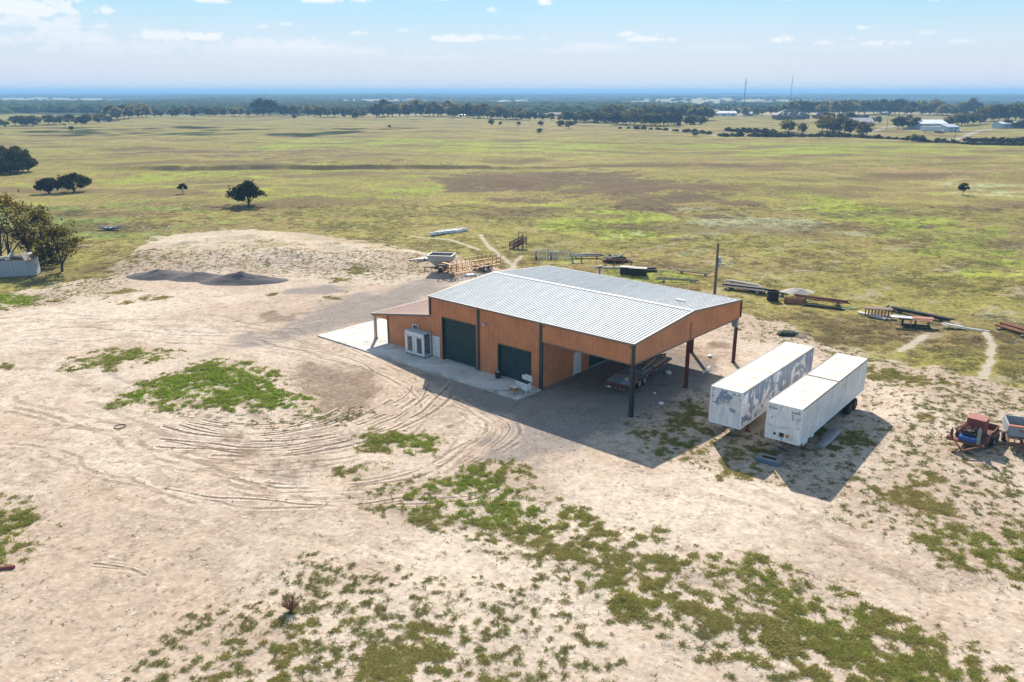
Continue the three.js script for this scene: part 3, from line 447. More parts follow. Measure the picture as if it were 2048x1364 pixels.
// frame of the open bay
part('corner_post', [bx(-.06, VAL / 2, .05, .24, VAL, .06), bx(-.02, VAL / 2, .0, .3, VAL, .05)], G, shop, 'dark green flanged corner post of the carport');
part('post', [bx(-.03, VAL / 2, -.16, .10, VAL, .26), bx(.03, VAL / 2, -.16, .26, VAL, .05)], M.redSteel, shop);
for (const [u, v] of [[-.1, 8.95], [-.12, 18.1], [-4.7, 18.2], [-9.15, 18.2]]) part('post', [bx(u, 3, -v, .24, 6, .03), bx(u, 3, -v, .03, 6, .28), bx(u, 3, -v - .14, .24, 6, .03), bx(u, 3, -v + .14, .24, 6, .03), bx(u, .02, -v, .42, .04, .42)], M.redSteel, shop);
for (const u of [-.3, -9.1]) part('rafter', [beam([u, HE - .45, 0], [u, HR - .45, -W / 2], .2, .5), beam([u, HR - .45, -W / 2], [u, HE - .45, -W], .2, .5)], M.redSteel, shop);
for (let v = 1.2; v < W; v += 1.55) part('purlin', bx(-4.7, roofY(v) - .13, -v, 8.7, .18, .06), M.redSteel, shop);
// doors
function rollDoor(a, b, top, place, mat = M.doorGreen) {
  const d = new THREE.Group(); d.name = 'rollup_door'; shop.add(d); place(d); const w = b - a, n = Math.round((top - .12) / .23), h = (top - .12) / n;
  for (let k = 0; k < n; k++) part('slat', prism([[-.005, .012], [.028, .035], [.034, h * .5], [.028, h - .035], [-.005, h - .012]], w - .1).rotateY(0), mat, d).position.set(0, .12 + k * h, 0);
  for (const m of d.children) { m.rotation.y = -Math.PI / 2; }
  part('bottom_bar', bx(0, .13, .05, w - .1, .09, .07), M.galv, d); for (const s of [-1, 1]) part('guide', bx(s * (w / 2 - .05), top / 2, .05, .1, top, .1), M.black, d);
  return d;
}
rollDoor(BIG[0], BIG[1], BIG[2], (d) => d.position.set((BIG[0] + BIG[1]) / 2, .02, -.16));
rollDoor(SMALL[0], SMALL[1], SMALL[2], (d) => d.position.set((SMALL[0] + SMALL[1]) / 2, .02, -.16));
rollDoor(7.2, 12.6, 4.3, (d) => { d.position.set(-9.36 - .16, .02, -9.9); d.rotation.y = Math.PI / 2; });
rollDoor(-20, -16, 4.3, (d) => { d.position.set(-18, .02, -W + .16); d.rotation.y = Math.PI; });
for (const [a, b, t] of [BIG, SMALL]) part('door_trim', [bx(a - .04, t / 2 + .05, -.04, .09, t, .26), bx(b + .04, t / 2 + .05, -.04, .09, t, .26), bx((a + b) / 2, t + .05, -.04, b - a + .17, .1, .26)], G, shop);
function manDoor(place) {
  const d = new THREE.Group(); d.name = 'door'; shop.add(d); place(d); part('leaf', [bx(0, 1.17, 0, .90, 2.06, .05), bx(0, 1.72, .03, .62, .6, .015), bx(0, .7, .03, .62, .7, .015)], M.white, d); part('frame', [bx(-.475, 1.14, 0, .06, 2.18, .12), bx(.475, 1.14, 0, .06, 2.18, .12), bx(0, 2.21, 0, 1.0, .06, .12)], M.white, d); part('handle', [rod([.36, 1.08, .02], [.36, 1.08, .09], .03), bx(.31, 1.08, .09, .14, .025, .02)], M.darkSteel, d);
}
manDoor((d) => d.position.set(-22.5, .04, -.02)); manDoor((d) => { d.position.set(-9.36, -.02, -5.3); d.rotation.y = Math.PI / 2; d.scale.x = 1.1; });
{ const l = part('wall_lamp', [rod([-15.77, 4.95, .03], [-15.77, 4.95, .32], .025), new THREE.CylinderGeometry(.05, .2, .2, 14, 1, true).translate(-15.77, 4.82, .34), bx(-15.77, 4.95, .05, .14, .2, .04)], M.galv, shop); part('bulb', new THREE.SphereGeometry(.07, 10, 8).translate(-15.77, 4.76, .34), M.white, l); }
part('electric_box', [bx(-.12, 4.0, -17.85, .5, .75, .3), rod([-.12, 2.6, -17.85], [-.12, 3.7, -17.85], .03)], M.grey, shop, 'blue grey electric box on the rear carport post');
part('foundation', bx((-L - 9.36) / 2, .04, -W / 2, L - 9.36 + .0, .1, W - .1), M.greyWood, shop);
// lean-to on the left: rust red roof, open porch outside its wall
const LO = 2.86, LH = 4.32, LU = -32.1, leanY = (u) => mix(LO, LH, (u - LU) / (-L - LU));
const leanRoof = worn([.40, .205, .145], .5), LD = 18.4;
for (let v = -.12; v < LD - .02;) { const e = Math.min(LD, (Math.floor((v + 1e-6 - RIB / 2) / PANEL) + 1) * PANEL + RIB / 2); if (e - v > .02) part('lean_to_roof_panel', ribSheet(v, e, () => LU, () => -L - .02, .035, (t, u, h) => [u, leanY(u) + h, -t]), leanRoof, shop); v = e; }
{ const b = (t, y, h) => [t, y, h]; wallOf(-29.6, -L, () => .1, (u) => leanY(u) - .1, [], b); wallOf(-29.6, -L, () => .1, (u) => leanY(u) - .1, [], backW(LD)); wallOf(0, LD, () => .1, () => leanY(-29.6) - .12, [[3, 4.1, 2.2], [9, 11, 2.1]], gableL(-29.6)); }
part('lean_to_trim', beam([LU, LO - .06, .14], [-L, LH - .06, .14], .10, .2), T, shop); part('lean_to_trim', beam([LU - .03, LO - .06, .18], [LU - .03, LO - .06, -LD], .09, .17), T, shop);
part('porch_fascia', prism([[LU + .05, LO - .14], [-29.6, leanY(-29.6) - .16], [-29.6, LO - .28], [LU + .05, LO - .28]], .05).translate(0, 0, .03), M.orange, shop); part('porch_beam', beam([-31.75, LO - .22, .06], [-31.75, LO - .22, -LD], .12, .24), M.plank, shop);
part('corner_trim', bx(-29.62, 1.55, .03, .16, 2.95, .14), G, shop);
for (const v of [.02, 6.1, 12.2, 18.2]) part('porch_post', [bx(-31.75, 1.37, -v, .24, 2.5, .24), bx(-31.75, .22, -v, .32, .2, .32)], worn([.52, .40, .30], .9), shop);
manDoor((d) => { d.position.set(-29.6, .04, -3.55); d.rotation.y = -Math.PI / 2; });
part('window', [bx(-29.62, 1.5, -10, .06, 1.3, 2.0)], std([.03, .04, .05], .1), shop);

// concrete apron and porch floor
const concreteTex = paint(512, 512, (u, v) => { const a = look(TA, u, v), b = look(TB, u * 2, v * 2), c = look(TD, u * 2, v * 2), s = .50 + .16 * (a - .5) + .10 * (b - .5) + .06 * (c - .5), st = smooth(.68, .85, look(TB, u, v + .3)) * .12; return [s * 1.06 - st, s * .98 - st, s * .90 - st]; });
M.concrete = std(0xffffff, .9, 0, { map: concreteTex });
const apron = new THREE.Group(); apron.name = 'concrete_apron'; apron.userData.kind = 'structure'; apron.position.copy(BO); apron.rotation.y = BYAW; scene.add(apron);
function slab(u0, u1, v0, v1) { const g = bx((u0 + u1) / 2, .02, -(v0 + v1) / 2, u1 - u0 - .02, .2, v1 - v0 - .02), p = g.attributes.position, t = g.attributes.uv; for (let i = 0; i < p.count; i++) t.setXY(i, p.getX(i) / 7, p.getZ(i) / 7); part('concrete_panel', g, M.concrete, apron); }
{ const us = [-29.62, -26.4, -23.2, -18.8, -14.2, -9.15]; for (let i = 1; i < us.length; i++) slab(us[i - 1], us[i], -3.3, .02); for (const [a, b] of [[-37.5, -33.6], [-33.6, -29.62]]) for (let v = -3.3; v < 18; v += 4.35) slab(a, b, v, v + 4.35); }
// ---------------------------------------------------------------- things standing in the yard
const onG = (x, z, up = 0) => [x, height(x, z) + up, z];
const { FontLoader } = await import('three/addons/loaders/FontLoader.js'); const { TextGeometry } = await import('three/addons/geometries/TextGeometry.js');
const font = await new FontLoader().loadAsync('fonts/droid/droid_sans_bold.typeface.json');
const letters = (s, size, depth = .006) => { const g = new TextGeometry(s, { font, size, depth, height: depth, curveSegments: 3 }); g.computeBoundingBox(); const b = g.boundingBox; return g.translate(-(b.min.x + b.max.x) / 2, -(b.min.y + b.max.y) / 2, 0); };
const blotch = (u, v, seed, up, thr) => {                    // old blue paint showing where the white has worn off: panel by panel, more near the top
  const p = u * 14, f = p - Math.floor(p), k = Math.floor(p), edge = smooth(0, .1, f) * smooth(1, .9, f), n = look(TA, u * 5.1 + seed, v * .4 + k * .17), m = look(TE, u * 1.4 + seed, v * .5), row = .5 + .5 * Math.sin(v * 21 + k * 2.3 + n * 5);
  return smooth(thr, thr + .08, n * .55 + m * .35 + up * .16 * v + row * .10) * (.35 + .65 * edge);
};
const whiteOld = (u, v, s) => { const a = look(TA, u * 2 + s, v), b = look(TB, u * 5, v * .7 + s), w = .70 + .16 * (a - .5) + .12 * (b - .5); return [w, w * .99, w * .985]; };
const blue1 = [.10, .165, .275];
const sideTex1 = paint(1024, 256, (u, v) => { const c = whiteOld(u, v, .2), k = blotch(u, v, .3, 1, .55 - .13 * u); blendTo(c, blue1, k * .85); blendTo(c, [.45, .36, .27], smooth(.72, .86, look(TB, u * 4, v + .4)) * .4); return c; });
const frontTex1 = paint(256, 256, (u, v) => { const c = whiteOld(u, v, .7), n = look(TA, u * .9 + .1, v * 1.1), k = smooth(.56, .70, n * .7 + look(TE, u * .5, v * .25) * .3 + .32 * (v - .62)); blendTo(c, blue1, k * .85 * smooth(.3, .5, v)); blendTo(c, [.52, .44, .33], smooth(.55, .75, look(TB, u * .5, v * 1.2)) * .35); return c; });
const roofTex1 = paint(512, 256, (u, v) => { const s = .52 + .10 * (look(TA, u * 2, v * 2) - .5), c = [s, s * .95, s * .83], st = smooth(.52, .8, look(TB, u * 7, v * .25)); blendTo(c, [.33, .25, .17], st * .6 * smooth(.3, .7, look(TA, u * 3, v * .7) + .1)); return c; });
const roofTex2 = paint(512, 256, (u, v) => { const s = .53 + .14 * (look(TA, u * 3, v * 1.5) - .5), c = [s, s * .94, s * .82]; blendTo(c, [.42, .36, .28], smooth(.68, .82, look(TB, u * 2, v)) * .5); return c; });
const sideTex2 = paint(1024, 256, (u, v) => { const c = whiteOld(u, v, .55); blendTo(c, [.5, .47, .43], smooth(.62, .8, look(TB, u * 9, v * .25)) * .28 + smooth(.75, .85, look(TE, u * 2, v * .5)) * .3); return c; });
const frontTex2 = paint(256, 256, (u, v) => { const c = whiteOld(u, v, .1); blendTo(c, [.42, .46, .52], smooth(.55, .72, look(TA, u * .8 + .3, v * .8)) * smooth(.45, .8, v) * .6); const sc = smooth(.66, .76, look(TE, u * .7 - v * .3, v * .5 + u * .2)); blendTo(c, [.2, .22, .25], sc * smooth(.5, .62, v) * smooth(.9, .75, v) * .7); const l = Math.exp(-(((v - .40 + .05 * Math.sin(u * 5)) / .03) ** 2)); blendTo(c, [.40, .31, .19], l * .55 * smooth(.2, .6, look(TA, u * 2, .3) + .1)); return c; });
function boxTrailer(label, pos, low, len, t) {
  const W2 = 1.25, H2 = 4.0, g = thing('box_trailer', label, 'trailer', pos, -.693, 'semi trailers parked beside the shop');
  const mat = (m, r = .5) => std(0xffffff, r, 0, { map: m }), sm = mat(t.side), n = 14, dz = len / n;
  const uvRect = (geo, f) => { const p = geo.attributes.position, u = geo.attributes.uv; for (let i = 0; i < p.count; i++) { const [a, b] = f(p.getX(i), p.getY(i), p.getZ(i)); u.setXY(i, a, b); } return geo; };
  for (const s of [-1, 1]) for (let k = 0; k < n; k++) part('side_panel', uvRect(bx(s * (W2 - .015), (low + H2) / 2, -(k + .5) * dz, .03, H2 - low - .1, dz - .018), (x, y, z) => [s > 0 ? -z / len : 1 + z / len, (y - low) / (H2 - low)]), sm, g);
  for (const s of [-1, 1]) { part('rib_strip', join(Array.from({ length: n - 1 }, (_, k) => bx(s * (W2 + .004), (low + H2) / 2, -(k + 1) * dz, .014, H2 - low - .16, .05))), sm, g).userData.kind = 'stuff'; }
  part('front_wall', uvRect(bx(0, (low + H2) / 2, -.02, W2 * 2 - .12, H2 - low - .06, .04), (x, y) => [x / 2.5 + .5, (y - low) / (H2 - low)]), mat(t.front), g);
  for (const s of [-1, 1]) for (let k = 0; k < 2; k++) if (s > 0) part('rear_door', bx(k ? .61 : -.61, (low + H2) / 2, -len + .02, 1.19, H2 - low - .12, .05), M.white, g);
  for (let k = 0; k < 8; k++) part('roof_sheet', uvRect(bx(0, H2 - .006, -(k + .5) * len / 8, 2.46, .035, len / 8 - (t.seams ? .03 : .006)), (x, y, z) => [-z / len, x / 2.5 + .5]), mat(t.roof, .75), g);
  part('roof_frame', bx(0, H2 - .035, -len / 2, 2.4, .02, len - .05), M.offwhite, g);
  for (const s of [-1, 1]) { part('top_rail', bx(s * (W2 + .005), H2 - .02, -len / 2, .05, .11, len + .01), t.rail, g); part('bottom_rail', bx(s * (W2 + .005), low + .06, -len / 2, .05, .14, len), M.white, g); }
  for (const s of [-1, 1]) part('corner_post', rod([s * (W2 - .03), low, -.03], [s * (W2 - .03), H2 - .02, -.03], .075, .075, 10), M.white, g);
  part('front_rail', bx(0, H2 - .03, .005, 2.44, .10, .05), M.white, g); part('front_sill', bx(0, low + .05, .005, 2.44, .14, .06), M.white, g);
  part('floor', bx(0, low - .02, -len / 2, 2.36, .1, len - .1), M.greyWood, g);
  part('frame_rail', [bx(-.5, low - .2, -len / 2, .12, .28, len - .8), bx(.5, low - .2, -len / 2, .12, .28, len - .8), bx(0, low - .14, -1.2, 1.5, .12, 1.8)], M.rust, g);
  for (const s of [-1, 1]) { const l = part('landing_leg', [bx(s * .8, low / 2, -2.6, .16, low - .1, .16), bx(s * .8, .03, -2.6, .36, .06, .3)], M.rust, g); if (s > 0) part('brace', [beam([.8, .5, -2.6], [.5, low - .1, -3.5], .06), beam([-.8, .5, -2.6], [-.5, low - .1, -3.5], .06), beam([-.8, .6, -2.6], [.8, .6, -2.6], .07)], M.rust, l); }
  for (const z of [-len + 2.95, -len + 1.7]) for (const s of [-1, 1]) { wheel(g, s * (W2 - .17), .5, z, .5, .27, t.rim, 'x'); wheel(g, s * (W2 - .5), .5, z, .5, .27, t.rim, 'x'); }
  part('axle', [rod([-1.1, .5, -len + 2.95], [1.1, .5, -len + 2.95], .07), rod([-1.1, .5, -len + 1.7], [1.1, .5, -len + 1.7], .07), bx(0, .75, -len + 2.3, 1.2, .14, 2.6)], M.darkSteel, g);
  part('marker_lamp', [-1, 1].map((s) => bx(s * 1.02, H2 - .24, .012, .08, .06, .03)), M.black, g);
  return g;
}
const t1 = boxTrailer('white box trailer with blue paint showing through in patches, beside the carport', [15.87, 0, -55.28], 1.14, 14.35, { side: sideTex1, front: frontTex1, roof: roofTex1, rail: worn([.30, .29, .28], .6), rim: M.offwhite });
const t2 = boxTrailer('plain white box trailer with tan roof and rusty wheels, farther from the carport', [19.13, 0, -52.08], 1.32, 14.4, { side: sideTex2, front: frontTex2, roof: roofTex2, rail: worn([.20, .175, .155], .6), rim: M.rust, seams: true });
part('number', letters('323604', .14).translate(.80, 3.62, .0), M.black, t2); part('number', letters('323604', .14).translate(-.86, 3.62, .0), M.black, t2);
part('air_coupling', [rod([-.55, 1.75, -.02], [-.55, 1.75, .06], .09, .09, 10), bx(-.05, 1.78, .03, .32, .28, .08), hose([[-.05, 1.7, .06], [0, 1.5, .1], [.02, 1.35, .06]], .02, 12)], M.darkSteel, t2);
part('orange_plate', bx(.36, 1.76, .01, .2, .24, .03), worn([.55, .16, .03], .5), t2); part('document_box', bx(.62, 1.7, .03, .22, .36, .09), M.offwhite, t2);
part('skirt_panel', [bx(1.252, 1.2, -1.2, .02, .35, .9), bx(1.252, 1.24, -2.6, .02, .3, .5)], M.white, t2);
part('roof_seam', bx(0, 4.03, -7.3, 2.44, .05, .09), worn([.35, .31, .27], .8), t2);
part('number', letters('156', .42).rotateY(Math.PI / 2).translate(1.262, 1.75, -.75), worn([.16, .2, .28], .7), t1); part('cleat', [bx(-.35, 1.05, .08, .5, .06, .1), bx(.65, 1.02, .1, .35, .05, .16)], M.tanWood, t1);
{ // aluminium ramps lying beside the plain trailer, pallet box in front of it
  const at = (x, z) => { const v = V3(x, 0, z).applyAxisAngle(UPV, -.693); return [19.13 + v.x, -52.08 + v.z]; };
  for (const [lx, lz, w, len, l] of [[1.15, -5.9, .85, 2.1, 'wide aluminium loading ramp lying along the plain white trailer'], [1.25, -4.1, .62, 1.6, 'narrow aluminium loading ramp lying nearest the trailer landing legs']]) { const [x, z] = at(lx + .45, lz), g = thing('loading_ramp', l, 'ramp', onG(x, z, .02), -.693, 'ramps by the trailer'); for (let k = 0; k < 6; k++) part('slat', bx((k - 2.5) * w / 6, .30, 0, w / 6 - .02, .04, len), M.alu, g); part('frame', [bx(0, .16, -len / 2 + .05, w, .3, .05), bx(0, .16, len / 2 - .05, w, .3, .05), bx(-w / 2, .2, 0, .04, .14, len), bx(w / 2, .2, 0, .04, .14, len)], M.alu, g); }
  const [x, z] = at(-.35, 1.05), g = thing('wooden_crate', 'low open crate with blue edge in front of the plain white trailer', 'crate', onG(x, z, .0), -.62); for (const s of [-1, 1]) { part('side_board', bx(0, .14, s * .52, 1.7, .26, .05), s > 0 ? worn([.10, .18, .27], .6) : M.greyWood, g); part('side_board', bx(s * .84, .14, 0, .05, .26, 1.0), M.greyWood, g); } part('bottom_board', bx(0, .04, 0, 1.62, .06, .98), M.darkSteel, g); for (const s of [-1, 1]) part('top_board', bx(0, .28, s * .34, 1.72, .03, .34), M.greyWood, g); for (const s of [-1, 1]) part('top_board', bx(s * .66, .28, 0, .36, .028, .33), M.greyWood, g);
}
{ // flatbed under the carport roof, with sheets and timber on it
  const c = toWorld(-3.8, 3.4), g = thing('flatbed_trailer', 'dark red flatbed trailer loaded with sheets under the carport', 'trailer', [c.x, 0, c.z], BYAW + .13), D = 1.0, len = 9.2, w = 2.45;
  for (let k = 0; k < 9; k++) part('deck_plank', bx((k - 4) * w / 9, D - .03, -len / 2, w / 9 - .015, .06, len), M.greyWood, g);
  for (const s of [-1, 1]) part('side_rail', bx(s * w / 2, D - .08, -len / 2, .08, .18, len), M.redSteel, g);
  part('rear_bumper', [bx(0, D - .1, .02, w, .22, .08), bx(0, .62, .0, w - .2, .16, .08), bx(-.9, .75, 0, .1, .4, .08), bx(.9, .75, 0, .1, .4, .08)], M.redSteel, g); part('license_plate', bx(-.6, .62, .05, .32, .15, .012), M.white, g); for (const x of [-.95, .1, .45, .85]) part('tail_lamp', bx(x, .63, .05, .16, .07, .02), worn([.6, .35, .32], .4), g);
  for (let k = 0; k < 9; k++) part('reflector', bx(w / 2 + .045, D - .1, -.6 - k, .008, .05, .35), k % 2 ? M.white : M.red, g);
  for (const z of [-2.6, -3.6]) for (const s of [-1, 1]) wheel(g, s * .98, .42, z, .42, .26, M.galv, 'x'); part('axle', [rod([-.95, .42, -2.6], [.95, .42, -2.6], .06), rod([-.95, .42, -3.6], [.95, .42, -3.6], .06), bx(-.45, D - .22, -len / 2, .12, .3, len), bx(.45, D - .22, -len / 2, .12, .3, len)], M.redSteel, g); part('tongue', [beam([-.45, .8, -len], [0, .75, -len - 1.5], .12), beam([.45, .8, -len], [0, .75, -len - 1.5], .12), rod([0, 0, -len - 1.2], [0, .8, -len - 1.2], .05)], M.redSteel, g);
  const load = (name, label, lx, lz, w2, l2, h, y, turn, m, cat) => { const v = V3(lx, 0, lz).applyAxisAngle(UPV, BYAW + .13), o = part(name, bx(0, h / 2, 0, w2, h, l2), m, scene); o.position.set(c.x + v.x, y, c.z + v.z); o.rotation.y = BYAW + .13 + turn; tag(o, label, cat); return o; };
  load('grey_sheet', 'grey sheet lying near the tail of the flatbed trailer', -.4, -1.35, 1.35, 1.7, .05, D + .03, .06, M.grey, 'sheet'); load('grey_board', 'long grey board stack at the middle of the flatbed trailer', .25, -4.2, 1.5, 1.6, .28, D + .002, -.03, worn([.16, .18, .2], .8), 'boards'); load('plywood_stack', 'brown plywood stack toward the front of the flatbed trailer', -.05, -7.2, 2.1, 3.2, .18, D + .002, .0, M.plank, 'plywood'); load('blue_sheet', 'pale blue metal sheet at the rear corner of the flatbed trailer', .72, -.75, .85, 1.0, .025, D + .002, .1, worn([.36, .45, .6], .4), 'sheet');
  load('timber', 'pale timber lying along the flatbed trailer load', .55, -5.6, .12, 3.6, .08, D + .29, .1, M.tanWood, 'timber'); load('timber', 'short pale timber beside the grey sheet on the flatbed', .42, -1.9, .1, 1.9, .08, D + .002, -.15, M.tanWood, 'timber'); load('white_box', 'small white box on the flatbed trailer tail', .35, -1.35, .3, .22, .14, D + .002, .4, M.white, 'box'); load('dark_plate', 'dark plate on top of the plywood stack', -.2, -7.8, 1.3, 1.2, .05, D + .19, .05, worn([.11, .12, .14], .7), 'plate');
}
{ // at the front wall: mesh-door cabinet on casters, window frame, bin, stove, little table, cord
  const A = BYAW, put = (u, v, y = .12) => { const p = toWorld(u, v, y); return [p.x, p.y, p.z]; };
  const g = thing('mesh_cabinet', 'white double door cabinet with mesh panels on casters against the orange wall', 'cabinet', put(-24.4, -.68), A), cw = 2.75, cd = .95, ch = 2.25, b = .16;
  part('frame', [[-1, 1], [-1, -1], [1, 1], [1, -1]].map(([s, t]) => bx(s * (cw / 2 - .04), b + ch / 2, t * (cd / 2 - .04), .08, ch, .08)).concat([bx(0, b + .04, 0, cw, .08, cd), bx(0, b + ch - .17, cd / 2 - .03, cw, .34, .06)]), M.white, g);
  part('top', [bx(0, b + ch, 0, cw, .05, cd), bx(.9, b + ch + .05, -.1, .5, .06, .4)], worn([.42, .46, .5], .5), g);
  for (const s of [-1, 1]) { const d = part('door', [bx(s * .67 - .48, b + 1.0, cd / 2, .3, 1.75, .04), bx(s * .67 + .52, b + 1.0, cd / 2, .22, 1.75, .04), bx(s * .67, b + .16, cd / 2, 1.3, .12, .04), bx(s * .67, b + 1.83, cd / 2, 1.3, .1, .04)], M.white, g), bars = []; for (let k = 0; k < 9; k++) bars.push(bx(s * .67 - .3 + k * .085, b + 1.0, cd / 2 - .01, .012, 1.6, .012)); for (let k = 0; k < 16; k++) bars.push(bx(s * .67 + .03, b + .25 + k * .1, cd / 2 - .012, .74, .012, .012)); part('mesh', bars, M.steel, d); }
  for (const s of [-1, 1]) { const bars = []; for (let k = 0; k < 10; k++) bars.push(bx(s * (cw / 2 - .03), b + 1.05, -.38 + k * .085, .012, 1.9, .012)); for (let k = 0; k < 18; k++) bars.push(bx(s * (cw / 2 - .032), b + .2 + k * .105, 0, .012, .012, .82)); part('side_mesh', bars, M.steel, g); }
  part('shelf', [bx(0, b + .75, 0, cw - .12, .03, cd - .15), bx(0, b + 1.4, 0, cw - .12, .03, cd - .15)], worn([.3, .34, .4], .5), g); part('back_panel', bx(0, b + 1.05, -cd / 2 + .02, cw - .1, 1.95, .02), worn([.12, .13, .16], .7), g);
  for (const [x, z] of [[-1.25, .36], [1.25, .36], [-1.25, -.36], [1.25, -.36], [.6, .36]]) part('caster', rod([x - .03, .08, z], [x + .03, .08, z], .08, .08, 12), M.black, g), part('caster_fork', bx(x, .13, z, .09, .1, .05), M.darkSteel, g);
  const f = thing('window_frame', 'white framed window leaning on the wall behind the mesh cabinet', 'window frame', put(-25.35, -.10), A); part('frame', [bx(-.37, 1.4, 0, .07, 2.8, .05), bx(.37, 1.4, 0, .07, 2.8, .05), bx(0, 2.77, 0, .8, .07, .05), bx(0, .04, 0, .8, .07, .05), bx(0, 1.4, 0, .7, .05, .04)], M.white, f); part('pane', bx(0, 1.4, -.005, .68, 2.7, .008), std([.10, .10, .11], .2), f);
  const bin = thing('black_bucket', 'black bucket standing at the left edge of the small green door', 'bucket', put(-14.0, -.42), A); part('tub', new THREE.LatheGeometry([[.001, 0], [.23, 0], [.29, .5], [.31, .52], [.27, .52], [.24, .06], [.001, .05]].map(([x, y]) => new THREE.Vector2(x, y)), 18), M.black, bin); part('lid_box', bx(-.03, .58, -.02, .3, .12, .24, .3), M.grey, bin); part('handle', new THREE.TorusGeometry(.3, .012, 6, 20, Math.PI).translate(0, .46, 0), M.darkSteel, bin);
  const s = thing('enamel_stove', 'old white enamel cooking stove on legs at the end of the concrete apron', 'stove', put(-9.75, -1.75), A - .1);
  part('body', [bx(.25, .72, 0, .62, .62, .62), bx(-.42, .86, 0, .72, .34, .6)], M.white, s); part('cooktop', [bx(-.05, 1.05, -.02, 1.3, .04, .6)], M.black, s); for (const [x, z] of [[-.4, .12], [-.4, -.18], [0, .12], [0, -.18]]) part('burner', new THREE.TorusGeometry(.09, .018, 6, 14).rotateX(Math.PI / 2).translate(x, 1.085, z), M.darkSteel, s); part('back_splash', [bx(.05, 1.25, -.32, 1.2, .42, .06), bx(.2, 1.52, -.3, .7, .16, .12)], M.white, s); part('oven_door', bx(.25, .7, .325, .5, .45, .03), M.white, s); part('oven_handle', bx(.25, .88, .36, .3, .03, .03), M.darkSteel, s); part('clock', rod([.2, 1.5, -.24], [.2, 1.5, -.22], .05, .05, 12), M.black, s);
  for (const x of [-.7, -.52, -.35, -.18]) part('knob', rod([x, .9, .3], [x, .9, .345], .035, .03, 10), M.black, s); for (const [x, z] of [[-.72, .24], [.5, .26], [-.72, -.24], [.5, -.26]]) part('leg', rod([x, 0, z], [x, x > 0 ? .43 : .7, z], .022, .045, 8), M.white, s);
  const t = thing('small_table', 'small rusty wooden table with pale top in front of the enamel stove', 'table', put(-10.15, -2.6), A - .15); part('table_top', bx(0, .70, 0, .66, .04, .5), M.offwhite, t); part('apron_box', [bx(0, .53, .23, .6, .3, .03), bx(0, .53, -.23, .6, .3, .03), bx(.3, .53, 0, .03, .3, .46), bx(-.3, .53, 0, .03, .3, .46)], worn([.33, .15, .06], .8), t); for (const [x, z] of [[-.28, .2], [.28, .2], [-.28, -.2], [.28, -.2]]) part('leg', rod([x, 0, z], [x, .55, z], .018, .026, 8), worn([.12, .05, .03], .7), t);
  const p = (u, v) => { const q = toWorld(u, v, .145); return [q.x, q.y, q.z]; }; const cord = part('hose', hose([p(-10.3, -1.5), p(-10.9, -1.35), p(-11.4, -1.6), p(-11.1, -1.9), p(-11.3, -2.5), p(-12.0, -2.9), p(-11.9, -3.15), p(-11.5, -3.25)], .022, 60), M.black, scene); tag(cord, 'black hose snaking over the concrete apron beside the stove', 'hose');
}
